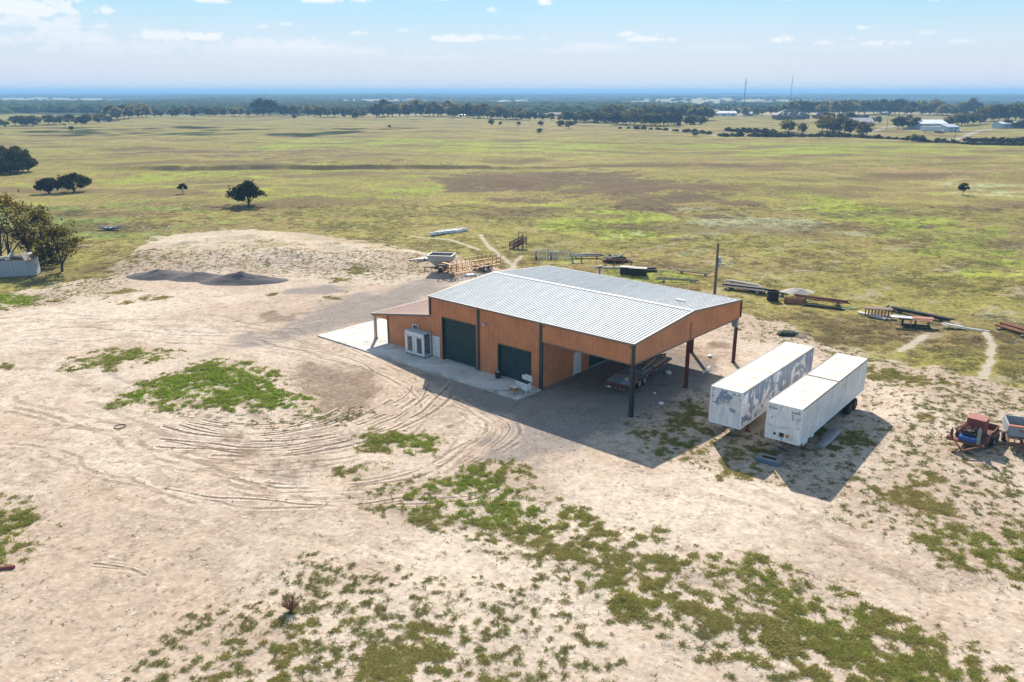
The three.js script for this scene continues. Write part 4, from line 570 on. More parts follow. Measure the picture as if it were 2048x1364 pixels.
{ // equipment trailer with welder at the right edge
  const g = thing('welding_trailer', 'rusty red equipment trailer with blue engine, gas bottle and red box', 'trailer', onG(32.75, -52.7, .0), -.76), bh = .62;
  part('deck', bx(0, bh, -2.1, 2.0, .07, 4.0), M.redSteel, g); for (const s of [-1, 1]) part('side_board', bx(s * 1.0, bh + .16, -2.35, .06, .5, 3.4), worn([.17, .065, .05], .75), g); part('tail_board', bx(0, bh + .16, -4.05, 2.0, .5, .06), worn([.17, .065, .05], .75), g);
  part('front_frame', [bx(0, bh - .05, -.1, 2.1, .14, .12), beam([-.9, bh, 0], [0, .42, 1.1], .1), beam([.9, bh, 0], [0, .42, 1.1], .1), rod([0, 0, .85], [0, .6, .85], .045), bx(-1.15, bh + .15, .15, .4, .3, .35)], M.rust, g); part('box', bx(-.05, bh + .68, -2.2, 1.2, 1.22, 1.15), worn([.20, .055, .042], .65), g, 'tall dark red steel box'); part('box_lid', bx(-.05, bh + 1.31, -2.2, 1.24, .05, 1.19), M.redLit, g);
  const e = part('engine', [bx(-.1, bh + .22, -.35, 1.15, .3, .55)], M.blue, g, 'bright blue engine cover'); part('engine_block', [bx(-.25, bh + .5, -.75, .7, .45, .5), rod([.15, bh + .4, -.8], [.15, bh + .95, -.8], .08), rod([-.55, bh + .5, -.5], [.3, bh + .5, -.5], .1)], M.darkSteel, e);
  part('gas_bottle', new THREE.LatheGeometry([[.001, 0], [.12, 0], [.125, .05], [.125, 1.0], [.1, 1.12], [.04, 1.18], [.04, 1.28], [.001, 1.28]].map(([x, y]) => new THREE.Vector2(x, y)), 16).translate(.62, bh + .05, -.1), worn([.20, .29, .235], .5), g); part('gas_bottle', new THREE.LatheGeometry([[.001, 0], [.1, 0], [.105, .75], [.03, .86], [.03, .94], [.001, .94]].map(([x, y]) => new THREE.Vector2(x, y)), 14).translate(-1.1, bh, .1), worn([.12, .05, .05], .6), g);
  part('hose_reel', [new THREE.TorusGeometry(.26, .06, 8, 18).rotateY(.5).translate(-.75, bh + .6, -.75), new THREE.TorusGeometry(.2, .05, 8, 16).rotateX(.4).translate(-.2, bh + .85, -.55), beam([-.95, bh + .3, -1.0], [-.5, bh + 1.0, -1.2], .06), beam([-.5, bh + 1.0, -1.2], [-.1, bh + .55, -1.3], .06)], M.rust, g); for (const s of [-1, 1]) part('fender', [bx(s * 1.13, bh + .18, -2.75, .26, .04, 2.0)], M.redSteel, g);
  for (const z of [-2.25, -3.2]) for (const s of [-1, 1]) wheel(g, s * 1.14, .36, z, .36, .22, M.white, 'x'); part('axle', [rod([-1.1, .36, -2.25], [1.1, .36, -2.25], .05), rod([-1.1, .36, -3.2], [1.1, .36, -3.2], .05), bx(0, .48, -2.7, 1.3, .12, 1.8)], M.rust, g); part('jack_stand', [beam([-.6, 0, .9], [-.2, .45, .3], .06), bx(-.6, .02, .9, .3, .04, .3)], M.rust, g);
  const b = thing('truck_bed_trailer', 'grey pickup bed trailer with red lettering on its tailgate, at the frame edge', 'trailer', onG(36.55, -53.1), -.40);
  part('tailgate', [bx(.3, 1.35, 0, 1.9, .62, .06), bx(.3, 1.02, .02, 1.9, .1, .05)], M.grey, b); part('bed_floor', bx(.3, .92, -1.15, 1.9, .08, 2.3), M.grey, b); for (const s of [-1, 1]) part('bed_side', bx(.3 + s * .95, 1.3, -1.15, .1, .75, 2.3), M.grey, b); part('bed_front', bx(.3, 1.3, -2.28, 1.9, .75, .06), M.grey, b); part('tail_lamp', bx(-.72, 1.2, .02, .1, .2, .06), worn([.25, .02, .02], .3), b); part('top_cap', bx(.3, 1.69, -.1, 1.95, .05, .3), worn([.42, .11, .06], .6), b);
  part('lettering', [hose([[-.05, 1.42, .035], [.05, 1.52, .035], [.1, 1.36, .035], [.2, 1.47, .035], [.28, 1.38, .035], [.38, 1.5, .035], [.44, 1.37, .035], [.6, 1.46, .035], [.75, 1.4, .035]], .022, 60), hose([[0, 1.33, .035], [.35, 1.31, .035], [.72, 1.34, .035]], .016, 20)], M.red, b); part('lower_frame', [bx(.3, .55, .45, 1.95, .09, .09), bx(.3, .85, .3, 1.95, .06, .06), ...Array.from({ length: 6 }, (_, k) => beam([-.6 + k * .36, .55, .45], [-.6 + k * .36, .85, .3], .05)), bx(.3, .55, -1, .12, .16, 2.8), bx(-.6, .6, -.2, .08, .12, 1.4)], M.rust, b); for (const s of [-1, 1]) wheel(b, .3 + s * .95, .36, -1.3, .36, .22, M.galv, 'x'); part('axle', rod([-.6, .36, -1.3], [1.2, .36, -1.3], .06), M.rust, b); part('tongue', [beam([-.4, .5, .4], [.3, .4, 1.5], .09), beam([1, .5, .4], [.3, .4, 1.5], .09), rod([.3, 0, 1.3], [.3, .5, 1.3], .05)], M.rust, b);
}
{ // small stray things
  const [hx, hz] = plan(240, 853); tag(part('hoop', new THREE.TorusGeometry(.42, .035, 8, 28).rotateX(Math.PI / 2), M.black, scene), 'thin black hoop lying alone on the bare dirt', 'hoop').position.set(...onG(hx, hz, .03));
  const [rx, rz] = plan(14, 1143), rp = part('red_pipe', new THREE.LatheGeometry([[.07, -.9], [.09, -.9], [.09, .9], [.07, .9], [.07, -.9]].map(([x, y]) => new THREE.Vector2(x, y)), 14).rotateZ(Math.PI / 2), M.red, scene); tag(rp, 'short red pipe lying in the dirt at the left edge', 'pipe'); rp.position.set(...onG(rx - .55, rz, .08)); rp.rotation.y = .25;
  const lit = (px, py, s, label) => { const [x, z] = plan(px, py), g = new THREE.IcosahedronGeometry(s, 1), p = g.attributes.position, r = rng(px); const o = part('white_rubble', g, M.white, scene); o.scale.set(1.2, .6, .9); o.rotation.y = r() * 3; o.position.set(...onG(x, z, s * .35)); return tag(o, label, 'rubble'); };
  lit(1309, 787, .14, 'round white lump on the gravel under the carport, nearer the trailers'); lit(1322, 808, .2, 'larger white lump on gravel between carport and patched trailer'); lit(1336, 747, .3, 'white block beside the flatbed under the carport'); lit(1420, 714, .25, 'white lump on bare soil behind the carport middle post');
  const [ax, az] = plan(1405, 748), [bx2, bz] = plan(1420, 738), pp = part('white_pipe', rod([0, 0, 0], [bx2 - ax, .25, bz - az], .05), M.white, scene); pp.position.set(...onG(ax, az, .05)); tag(pp, 'white plastic pipe lying at the shadow edge behind the carport', 'pipe');
}
// ---------------------------------------------------------------- old farm gear and salvage along the pasture edge
function lying(px0, py0, px1, py1, n, r, mat, name, label, cat, group, lift = .3, gap = 2.3, seed = 1) {   // a row of pipes or poles resting on two sleepers
  const [ax, az] = plan(px0, py0), [bx2, bz] = plan(px1, py1), len = Math.hypot(bx2 - ax, bz - az), turn = Math.atan2(-(bz - az), bx2 - ax), cx = (ax + bx2) / 2, cz = (az + bz) / 2, y = height(cx, cz), R = rng(seed), w = n * r * gap;
  for (let k = 0; k < n; k++) { const row = k < Math.ceil(n * .6) ? 0 : 1, kk = row ? k - Math.ceil(n * .6) + .5 : k, l = len * (.8 + R() * .25), o = part(name, typeof mat === 'function' ? mat(l, R) : rod([-l / 2, 0, 0], [l / 2, 0, 0], r, r, 9), typeof mat === 'function' ? mat.mat : mat, scene); o.position.set(cx + (R() - .5) * .4, y + lift + r + row * r * 1.75, cz); o.rotation.y = turn + (R() - .5) * .03; const q = V3(0, 0, (kk - n * .3) * r * gap).applyAxisAngle(UPV, turn); o.position.add(q); tag(o, label, cat, group); }
  if (lift > .1) for (const s of [-.32, .32]) { const o = thing('sleeper', 'timber sleeper under the ' + group, 'timber', [cx + Math.cos(turn) * len * s, y, cz - Math.sin(turn) * len * s], turn, 'sleepers under the ' + group); part('beam', bx(0, lift / 2, 0, .16, lift, Math.max(.7, w)), M.greyWood, o); }
}
const plankShape = (w, h, mat) => Object.assign((l) => bx(0, 0, 0, l, h, w), { mat });
lying(1140, 516, 1205, 516, 9, .09, worn([.20, .18, .165], .75), 'steel_pipe', 'grey steel pipe in the stack behind the shop roof', 'pipe', 'grey pipe stack', .35, 2.2, 1);
lying(1140, 524, 1168, 524, 5, .07, worn([.36, .40, .33], .7), 'pale_pipe', 'pale green pipe on the low rack behind the shop ridge', 'pipe', 'pale pipe rack', .8, 2.6, 2);
lying(1182, 536, 1245, 537, 2, .09, M.offwhite, 'white_beam', 'long white beam lying in grass behind the shop', 'beam', 'white beams behind the shop', .02, 5, 3);
lying(1268, 544, 1312, 543, 6, .13, M.darkSteel, 'dark_pipe', 'thick dark pipe in the heap beside the black tanks', 'pipe', 'dark pipe heap', .1, 2.2, 4);
lying(1312, 560, 1396, 566, 3, .07, M.greyWood, 'weathered_pole', 'thin weathered pole on the ground left of the utility pole', 'pole', 'poles left of the utility pole', .25, 6, 5);
lying(1350, 545, 1424, 554, 2, .08, M.plank, 'weathered_pole', 'long tan pole lying behind the utility pole', 'pole', 'tan poles', .25, 5, 6);
lying(1445, 577, 1535, 588, 12, .10, plankShape(.24, .09, worn([.15, .125, .105], .92)), 'salvaged_board', 'grey salvaged board in the big pile right of the utility pole', 'board', 'big board pile', .35, 2.3, 7);
lying(1450, 570, 1520, 582, 5, .08, plankShape(.22, .07, worn([.42, .38, .33], .9)), 'pale_board', 'pale board on top of the big salvage pile', 'board', 'pale boards on the pile', .55, 3.2, 8);
lying(1515, 583, 1575, 594, 2, .10, M.darkSteel, 'dark_pipe', 'dark pipe reaching past the black tank', 'pipe', 'dark pipes by the black tank', .3, 2.4, 9);
lying(1590, 600, 1694, 614, 7, .09, M.rust, 'rusty_pipe', 'long rusty pipe on the rack between tank and carts', 'pipe', 'rusty pipe rack', .5, 2.2, 10);
lying(1600, 612, 1690, 622, 3, .07, M.darkSteel, 'dark_rail', 'thin dark rail on the ground below the rusty pipe rack', 'rail', 'dark rails on the ground', .05, 4, 11);
lying(1678, 619, 1718, 619, 1, .07, worn([.5, .68, .56], .5), 'green_pipe', 'single pale green pipe beside the white beam', 'pipe', 'single green pipe', .04, 2, 12);
lying(1713, 626, 1782, 642, 2, .11, plankShape(.22, .16, M.offwhite), 'white_beam', 'white painted beam in front of the rusty cart', 'beam', 'white beams by the cart', .06, 2.4, 13);
lying(1775, 619, 1905, 646, 5, .10, M.darkSteel, 'drill_pipe', 'long dark drill pipe in the row nearest the pasture', 'pipe', 'long dark drill pipes', .25, 2.3, 14);
lying(1882, 654, 1972, 671, 8, .06, plankShape(.2, .06, worn([.60, .56, .50], .85)), 'white_lumber', 'bleached lumber in the loose bundle near the footpath', 'lumber', 'bleached lumber bundle', .12, 3.4, 15);
lying(1998, 662, 2070, 684, 12, .10, M.rust, 'rusty_post', 'dark rusty post in the bundle cut by the right edge', 'post', 'rusty post bundle', .18, 2.1, 16);

const sited = (name, label, cat, px, py, turn = 0, group) => { const [x, z] = plan(px, py); return thing(name, label, cat, onG(x, z), turn, group); };
['leftmost', 'second from the left', 'middle', 'second from the right', 'rightmost'].forEach((w, i) => { const g = sited('feed_trough', w + ' of the five white feed troughs out on the grass', 'trough', 876 + i * 11.2, 468 - i * 1.1, .95, 'white feed troughs'); part('bottom', bx(0, .06, 0, 3.4, .06, .8), M.white, g); for (const z of [-.4, .4]) part('side', bx(0, .28, z, 3.4, .46, .05), M.white, g); for (const x of [-1.68, 1.68]) part('end', bx(x, .28, 0, .05, .46, .8), M.white, g); part('load', bx(0, .33, 0, 3.2, .08, .7), worn([.33, .24, .2], .9), g); });
{ // loading chute
  const g = sited('loading_chute', 'rusty cattle loading chute with goal post frame standing in the grass', 'chute', 1036, 496, .62); g.scale.setScalar(.8); part('ramp', beam([-1.8, .15, 0], [1.9, 1.3, 0], 1.2, .1), M.rust, g); for (const s of [-1, 1]) { for (let k = 0; k < 3; k++) part('side_rail', beam([-1.8, .5 + k * .4, s * .62], [1.9, 1.6 + k * .4, s * .62], .06, .26), worn([.10, .045, .035], .8), g); for (let k = 0; k < 4; k++) part('post', beam([-1.7 + k * 1.15, 0, s * .66], [-1.7 + k * 1.15, 1.5 + k * .35, s * .66], .08), M.rust, g); }
  part('arch', [beam([.6, 0, -.7], [.6, 3.4, -.7], .09), beam([.6, 0, .7], [.6, 3.4, .7], .09), beam([.6, 3.4, -.7], [.6, 3.4, .7], .09)], M.rust, g);
}
{ // wire crates, heap of black sheeting, frame table, tanks
  for (const [px, l] of [[1092, 'grey wire crate farthest left behind the shop'], [1122, 'grey wire crate next to the pipe stack']]) { const g = sited('wire_crate', l, 'crate', px, 517, -.2, 'wire crates behind the shop'), b = []; part('end_panel', bx(-1.6, .6, 0, .05, 1.1, 1.4), worn([.32, .37, .41], .5), g); for (let k = 0; k <= 8; k++) for (const s of [-.7, .7]) b.push(bx(-1.6 + k * .42, .6, s, .05, 1.15, .05)); for (const y of [.1, .6, 1.15]) for (const s of [-.7, .7]) b.push(bx(.1, y, s, 3.4, .05, .05)); for (let k = 0; k <= 8; k++) b.push(bx(-1.6 + k * .42, 1.15, 0, .04, .04, 1.4), bx(-1.6 + k * .42, .05, 0, .06, .1, 1.4)); part('frame', b, worn([.22, .23, .24], .7), g); }
  const r = rng(3); { const g = sited('black_sheeting', 'crumpled heap of black sheeting behind the shop', 'sheeting', 1232, 524), geo = new THREE.IcosahedronGeometry(1.5, 3), p = geo.attributes.position; for (let i = 0; i < p.count; i++) { const x = p.getX(i), y = p.getY(i), z = p.getZ(i), q = .7 + .7 * look(TA, x * .2 + y * .15 + .3, z * .2 + .4); p.setXYZ(i, x * q * 1.1, Math.max(-.05, y * q * .55 + .3), z * q * .8); } geo.computeVertexNormals(); part('heap', geo, M.black, g); part('loose_end', [beam([.8, .25, .2], [2.6, .5, .5], .7, .12), beam([.6, .9, -.2], [1.6, 1.4, -.6], .4, .08)], M.black, g); }
  { const g = sited('pipe_frame_table', 'rusty open pipe frame table behind the shop roof', 'frame', 1236, 537, -.28); for (const x of [-1.9, -.6, .6, 1.9]) for (const z of [-.5, .5]) part('leg', rod([x, 0, z], [x, 1.25, z], .045), M.rust, g); part('top_frame', [bx(0, 1.27, .5, 4, .08, .08), bx(0, 1.27, -.5, 4, .08, .08), bx(-1.95, 1.27, 0, .08, .08, 1), bx(1.95, 1.27, 0, .08, .08, 1)], M.rust, g); }
  for (const [px, py, l, w] of [[1254, 547, 'smaller black tank box behind the shop', 1.9], [1276, 549, 'larger black tank box behind the shop', 2.4]]) { const g = sited('black_tank', l, 'tank', px, py, -.25, 'black tanks behind the shop'); part('body', [bx(0, .5, 0, w, 1.0, 1.2)], M.black, g); for (let k = 0; k < 4; k++) part('band', bx(-w / 2 + .25 + k * (w - .5) / 3, .5, 0, .06, 1.04, 1.25), M.darkSteel, g); part('rim', bx(0, 1.02, 0, w + .08, .06, 1.28), M.darkSteel, g); }
  { const g = sited('blue_hydrant', 'small blue standpipe just behind the shop roof', 'standpipe', 1199, 556); part('pipe', rod([0, 0, 0], [0, 1.5, 0], .12, .1), worn([.05, .2, .42], .5), g); part('head', bx(0, 1.6, 0, .7, .18, .35, .3), M.darkSteel, g); }
  { const g = sited('water_tank', 'round black tank standing alone in the grass', 'tank', 1545, 600); part('wall', new THREE.LatheGeometry([[.001, .02], [.7, .02], [.72, .1], [.72, 1.2], [.75, 1.24], [.7, 1.26], [.66, 1.2], [.66, .1], [.001, .08]].map(([a, b]) => new THREE.Vector2(a, b)), 24), M.black, g); for (const y of [.35, .7, 1.0]) part('band', new THREE.TorusGeometry(.725, .02, 6, 24).rotateX(Math.PI / 2).translate(0, y, 0), M.darkSteel, g); }
  { const g = sited('rusty_crate', 'low rusty crate right of the round black tank', 'crate', 1587, 606, -.35); for (let k = 0; k < 5; k++) for (const s of [-.4, .4]) part('slat', bx(0, .1 + k * .13, s, 2.2, .1, .05), M.rust, g); for (const x of [-1.08, 1.08]) part('end_panel', bx(x, .38, 0, .06, .7, .8), M.rust, g); part('floor', bx(0, .05, 0, 2.1, .05, .75), M.rust, g); }
  { const g = sited('netting_heap', 'dark green netting heap near the back of the patched trailer', 'netting', 1578, 671), geo = new THREE.IcosahedronGeometry(.9, 3), p = geo.attributes.position; for (let i = 0; i < p.count; i++) { const x = p.getX(i), z = p.getZ(i), q = .6 + .9 * look(TB, x * .2 + .1, z * .2 + .4); p.setXYZ(i, x * q * 1.3, Math.max(-.04, p.getY(i) * q * .4 + .06), z * q * .8); } geo.computeVertexNormals(); part('heap', geo, worn([.03, .05, .03], .95), g); part('slats', [bx(1.0, .1, .5, 1.3, .06, .1, .5), bx(1.1, .1, .75, 1.3, .06, .1, .5), bx(1.2, .1, 1.0, 1.1, .06, .1, .45)], M.greyWood, g); }
  { const g = sited('rusty_cart', 'brown slatted cart with flat top behind the white beam', 'cart', 1755, 632, -.32); part('top', bx(0, .95, 0, 3.0, .1, 1.2), worn([.17, .085, .065], .8), g); for (let k = 0; k < 9; k++) part('slat', bx(-1.4 + k * .35, .5, .58, .12, .8, .05), worn([.15, .05, .04], .8), g); part('floor', bx(0, .16, 0, 2.9, .08, 1.1), M.rust, g); for (const x of [-1.2, 1.2]) for (const z of [-.45, .45]) part('leg', bx(x, .06, z, .14, .12, .14), M.darkSteel, g); part('lever', beam([1.0, 1.0, 0], [1.5, 1.6, 0], .07), M.offwhite, g); }
  { const g = sited('steel_table', 'silver steel frame table beside the red brown sheets', 'table', 1800, 652, -.33); for (const x of [-1.0, 0, 1.0]) for (const z of [-.5, .5]) part('leg', rod([x, 0, z], [x, 1.05, z], .04), M.steel, g); part('top', [bx(0, 1.08, .5, 2.2, .08, .1), bx(0, 1.08, -.5, 2.2, .08, .1), bx(0, 1.08, 0, 2.2, .03, 1.0)], M.galv, g); }
  { const g = sited('sheet_rack', 'rack of red brown rusty sheets beside the steel table', 'rack', 1830, 655, -.33); for (let k = 0; k < 3; k++) part('sheet', bx(-.2 + k * .25, .85 + k * .05, -.2 - k * .3, 3.2, .035, .9, .05 * k), worn([.32, .12, .07], .8), g); for (const x of [-1.3, 0, 1.3]) part('leg', [bx(x, .4, -.6, .1, .8, .1), bx(x, .4, .2, .1, .8, .1), bx(x, .8, -.2, .1, .08, 1.0)], M.darkSteel, g); part('skid', [bx(.2, .1, .4, 2.8, .2, .16), bx(.2, .1, -.7, 2.8, .2, .16)], M.darkSteel, g); }
}
function heap(name, label, cat, x, z, rx, rz, h, mat, seed, group) {
  const g = new THREE.CircleGeometry(1, 40).rotateX(-Math.PI / 2), N = 26, P = [], I = [], S = 48; for (let i = 0; i <= N; i++) for (let k = 0; k < S; k++) { const a = k / S * Math.PI * 2, t = i / N, q = 1 + .28 * (look(TC, Math.cos(a) * .12 + seed, Math.sin(a) * .12) - .5) * 2, X = Math.cos(a) * rx * t * q, Z = Math.sin(a) * rz * t * q, e = Math.pow(1 - t, 1.15) * h * (.7 + .6 * look(TA, X * .06 + seed, Z * .06)) + (look(TE, (x + X) * .05, (z + Z) * .05) - .5) * .14 * (1 - t * t); P.push(X, e + height(x + X, z + Z) - height(x, z) - .04 * t, Z); }
  for (let i = 0; i < N; i++) for (let k = 0; k < S; k++) { const a = i * S + k, b = i * S + (k + 1) % S; I.push(a, b, a + S, b, b + S, a + S); }
  const ge = new THREE.BufferGeometry(); ge.setAttribute('position', new THREE.Float32BufferAttribute(P, 3)); ge.setIndex(I); ge.computeVertexNormals(); const o = part(name, ge, mat, scene); o.position.set(...onG(x, z)); return tag(o, label, cat, group);
}
const darkGravel = matte([.135, .118, .116]), paleDirt = matte([.42, .37, .32]);
heap('gravel_heap', 'dark gravel heap at the left end of the row', 'gravel heap', ...plan(318, 552), 4.6, 2.6, .95, darkGravel, 1.1, 'dark gravel heaps'); heap('gravel_heap', 'low middle dark gravel heap with grass at its foot', 'gravel heap', ...plan(392, 556), 5.2, 2.6, .9, darkGravel, 2.7, 'dark gravel heaps'); heap('gravel_heap', 'largest dark gravel heap at the right end of the row', 'gravel heap', ...plan(487, 562), 6.2, 3.0, 1.35, darkGravel, 3.9, 'dark gravel heaps');
heap('dirt_heap', 'small pale dirt heap behind the round black tank', 'dirt heap', ...plan(1592, 582), 2.2, 1.6, .75, paleDirt, 5.2);
{ // utility pole with its meter box
  const g = sited('utility_pole', 'brown wooden utility pole with a grey box rising behind the shop roof', 'pole', 1427, 611, .3); part('pole', rod([0, 0, 0], [0, 7.6, 0], .16, .12, 12), worn([.13, .095, .07], .9), g); part('meter_box', [bx(.3, 5.55, .05, .34, .75, .28), bx(.3, 4.9, .05, .2, .4, .2)], worn([.38, .42, .47], .5), g); part('conduit', rod([.2, .1, .02], [.2, 5.3, .02], .03), M.galv, g); part('bracket', [bx(.15, 5.75, .02, .3, .05, .05), bx(.15, 5.3, .02, .3, .05, .05)], M.darkSteel, g);
}
{ // yellow hay trailer and the grey hopper behind it
  const [ax, az] = plan(893, 553), g = thing('hay_trailer', 'long yellow pipe frame hay trailer with tandem wheels behind the shop', 'trailer', onG(ax, az), .70), Lh = 9.0, yb = .75;
  for (const s of [-1, 1]) { part('bottom_rail', bx(Lh / 2, yb, s * 1.15, Lh, .14, .1), M.yellow, g); part('middle_rail', bx(Lh / 2 + .6, yb + .55, s * 1.2, Lh - 1.2, .07, .07), M.yellow, g); part('top_rail', bx(Lh / 2 + .6, yb + 1.1, s * 1.25, Lh - 1.2, .08, .08), M.yellow, g); for (let k = 0; k < 11; k++) part('upright', beam([1.2 + k * .77, yb, s * 1.15], [1.2 + k * .77, yb + 1.12 + (k > 6 ? .35 : 0), s * 1.27], .07), M.yellow, g); }
  for (let k = 0; k < 12; k++) part('cross_bar', bx(.4 + k * .74, yb, 0, .08, .1, 2.3), k % 3 ? M.yellow : M.rust, g); part('cradle', [bx(Lh / 2, yb + .25, -.45, Lh - 1, .08, .08), bx(Lh / 2, yb + .25, .45, Lh - 1, .08, .08)], M.yellow, g);
  const c = part('front_cage', [bx(.1, yb + .45, 1.05, .12, 1.1, .12), bx(.1, yb + .45, -1.05, .12, 1.1, .12), bx(1.0, yb + .45, 1.05, .12, 1.1, .12), bx(1.0, yb + .45, -1.05, .12, 1.1, .12), bx(.1, yb + 1.02, 0, .16, .14, 2.2), bx(.55, yb + 1.02, 1.05, 1.0, .14, .12), bx(.55, yb + 1.02, -1.05, 1.0, .14, .12)], M.yellow, g); for (let k = 0; k < 5; k++) part('slat', bx(.55, yb + .05 + k * .2, 1.1, 1.0, .07, .05), M.yellow, c);
  part('gooseneck', [beam([.1, yb + .9, 0], [-1.3, yb + 1.0, 0], .14), beam([-1.3, yb + 1.0, 0], [-1.3, .5, 0], .12), beam([.1, yb, .5], [-.6, .4, .3], .1)], M.darkSteel, g); part('jack', [bx(.5, .35, .95, .12, .7, .12), bx(.5, .03, .95, .4, .06, .4), bx(-.1, .3, 1.3, .7, .1, .3)], M.rust, g);
  for (const x of [6.0, 6.95]) for (const s of [-1, 1]) wheel(g, x, .4, s * 1.22, .4, .24, M.white, 'z'); part('axle', [rod([6, .4, -1.1], [6, .4, 1.1], .06), rod([6.95, .4, -1.1], [6.95, .4, 1.1], .06), bx(6.5, .58, 0, 1.6, .12, 1.6)], M.darkSteel, g);
  const [hx, hz] = plan(884, 543), h = thing('hopper_trailer', 'grey steel hopper with tapered sides and dark load behind the hay trailer', 'hopper', onG(hx, hz), -.18); const a = 1.75, d = 1.25, y1 = 2.45, y2 = 1.75, y0 = .75, b = .7, e = .6;
  part('wall', quads([[[-a, y2, d], [a, y2, d], [a, y1, d], [-a, y1, d]], [[-a, y2, -d], [a, y2, -d], [a, y1, -d], [-a, y1, -d]], [[-a, y2, -d], [-a, y2, d], [-a, y1, d], [-a, y1, -d]], [[a, y2, -d], [a, y2, d], [a, y1, d], [a, y1, -d]], [[-b, y0, e], [b, y0, e], [a, y2, d], [-a, y2, d]], [[-b, y0, -e], [b, y0, -e], [a, y2, -d], [-a, y2, -d]], [[-b, y0, -e], [-b, y0, e], [-a, y2, d], [-a, y2, -d]], [[b, y0, -e], [b, y0, e], [a, y2, d], [a, y2, -d]]]), worn([.40, .385, .37], .7), h); part('rim', [bx(0, y1, d, 2 * a + .16, .1, .12), bx(0, y1, -d, 2 * a + .16, .1, .12), bx(a, y1, 0, .12, .1, 2 * d - .12), bx(-a, y1, 0, .12, .1, 2 * d - .12)], worn([.55, .53, .51], .6), h); part('load', bx(0, y1 - .3, 0, 2 * a - .1, .1, 2 * d - .1), darkGravel, h);
  part('frame', [bx(-b, .55, 0, .12, .2, 2.2), bx(b, .55, 0, .12, .2, 2.2), beam([-b, .55, .4], [-2.8, .5, .1], .1), beam([-b, .55, -.4], [-2.8, .5, .1], .1), bx(0, .55, .9, 1.8, .12, .12), rod([-2.6, 0, .1], [-2.6, .5, .1], .05)], M.black, h); for (const s of [-1, 1]) wheel(h, .1, .36, s * 1.0, .36, .22, M.darkSteel, 'z'); part('axle', rod([.1, .36, -1], [.1, .36, 1], .05), M.black, h);
  const junk = sited('scrap_bundle', 'small bundle of pale scrap lying left of the grey hopper', 'scrap', 846, 524); part('bundle', [bx(0, .2, 0, 1.6, .35, .6, .3), beam([-2.0, .15, .3], [-.2, .3, .1], .25, .12)], M.offwhite, junk); part('strap', bx(.2, .22, 0, .1, .42, .66, .3), M.darkSteel, junk);
  for (const [px, py, l] of [[935, 553, 'white folded sack on the ground beside the hay trailer'], [944, 552, 'flat white sack right of the folded sack']]) { const [x, z] = plan(px, py), ge = new THREE.SphereGeometry(.45, 14, 8), o = part('white_sack', ge.scale(px > 940 ? 1.8 : 1.1, .45, .7), M.white, scene); o.position.set(...onG(x, z, .12)); tag(o, l, 'sack'); }
}
{ // open-top container full of scrap at the left edge
  const [x1, z1] = plan(74, 552), g = thing('scrap_container', 'weathered white open container heaped with scrap at the left edge', 'container', onG(x1, z1), .32), Lc = 11, Hc = 2.3, m = worn([.40, .42, .46], .75); for (let k = 0; k < 24; k++) for (const s of [0, 1]) part('side_panel', bx(-(k + .5) * Lc / 24, Hc / 2 + .12, s ? -2.4 : 0, Lc / 24 - .02, Hc, k % 2 ? .05 : .09), m, g); part('end_wall', bx(0, Hc / 2 + .12, -1.2, .06, Hc, 2.4), m, g); part('end_wall', bx(-Lc, Hc / 2 + .12, -1.2, .06, Hc, 2.4), m, g); part('floor', bx(-Lc / 2, .14, -1.2, Lc, .1, 2.4), M.rust, g); part('rail', [bx(-Lc / 2, Hc + .16, .02, Lc + .1, .1, .1), bx(-Lc / 2, Hc + .16, -2.42, Lc + .1, .1, .1), bx(-Lc / 2, .06, .02, Lc, .12, .08)], M.rust, g);
  const r = rng(9), mats = [M.offwhite, M.tanWood, M.galv, M.white, M.plank, M.grey, M.redLit]; const p0 = g.position, gr = 'scrap heaped in the open container'; for (let k = 0; k < 26; k++) { const lx = -.5 - r() * 7.5, lz = -.25 - r() * 1.9, q = V3(lx, 0, lz).applyAxisAngle(UPV, .32), o = part('scrap_board', bx(0, 0, 0, .5 + r() * 1.6, .06 + r() * .16, .3 + r() * .6), mats[k % 7], scene); o.position.set(p0.x + q.x, p0.y + 2.4 + r() * .45, p0.z + q.z); o.rotation.set((r() - .5) * .6, r() * 3, (r() - .5) * .7); tag(o, 'loose scrap piece heaped in the open container at the left edge', 'scrap', gr); }
  const fill = part('fill', bx(-Lc / 2, 1.2, -1.2, Lc - .2, 2.0, 2.25), M.greyWood, g); const q = V3(-2.7, 0, -1.2).applyAxisAngle(UPV, .32), box = thing('dark_cabinet', 'dark teal cabinet tipped on top of the scrap container', 'cabinet', [p0.x + q.x, p0.y + 2.55, p0.z + q.z], .7); part('shell', [beam([-.9, 0, 0], [0, .75, 0], .9, .06), beam([0, .75, 0], [.9, 0, 0], .9, .06)], worn([.10, .15, .17], .6), box); part('lining', bx(0, .06, -.3, 1.5, .1, .05), M.black, box);
}
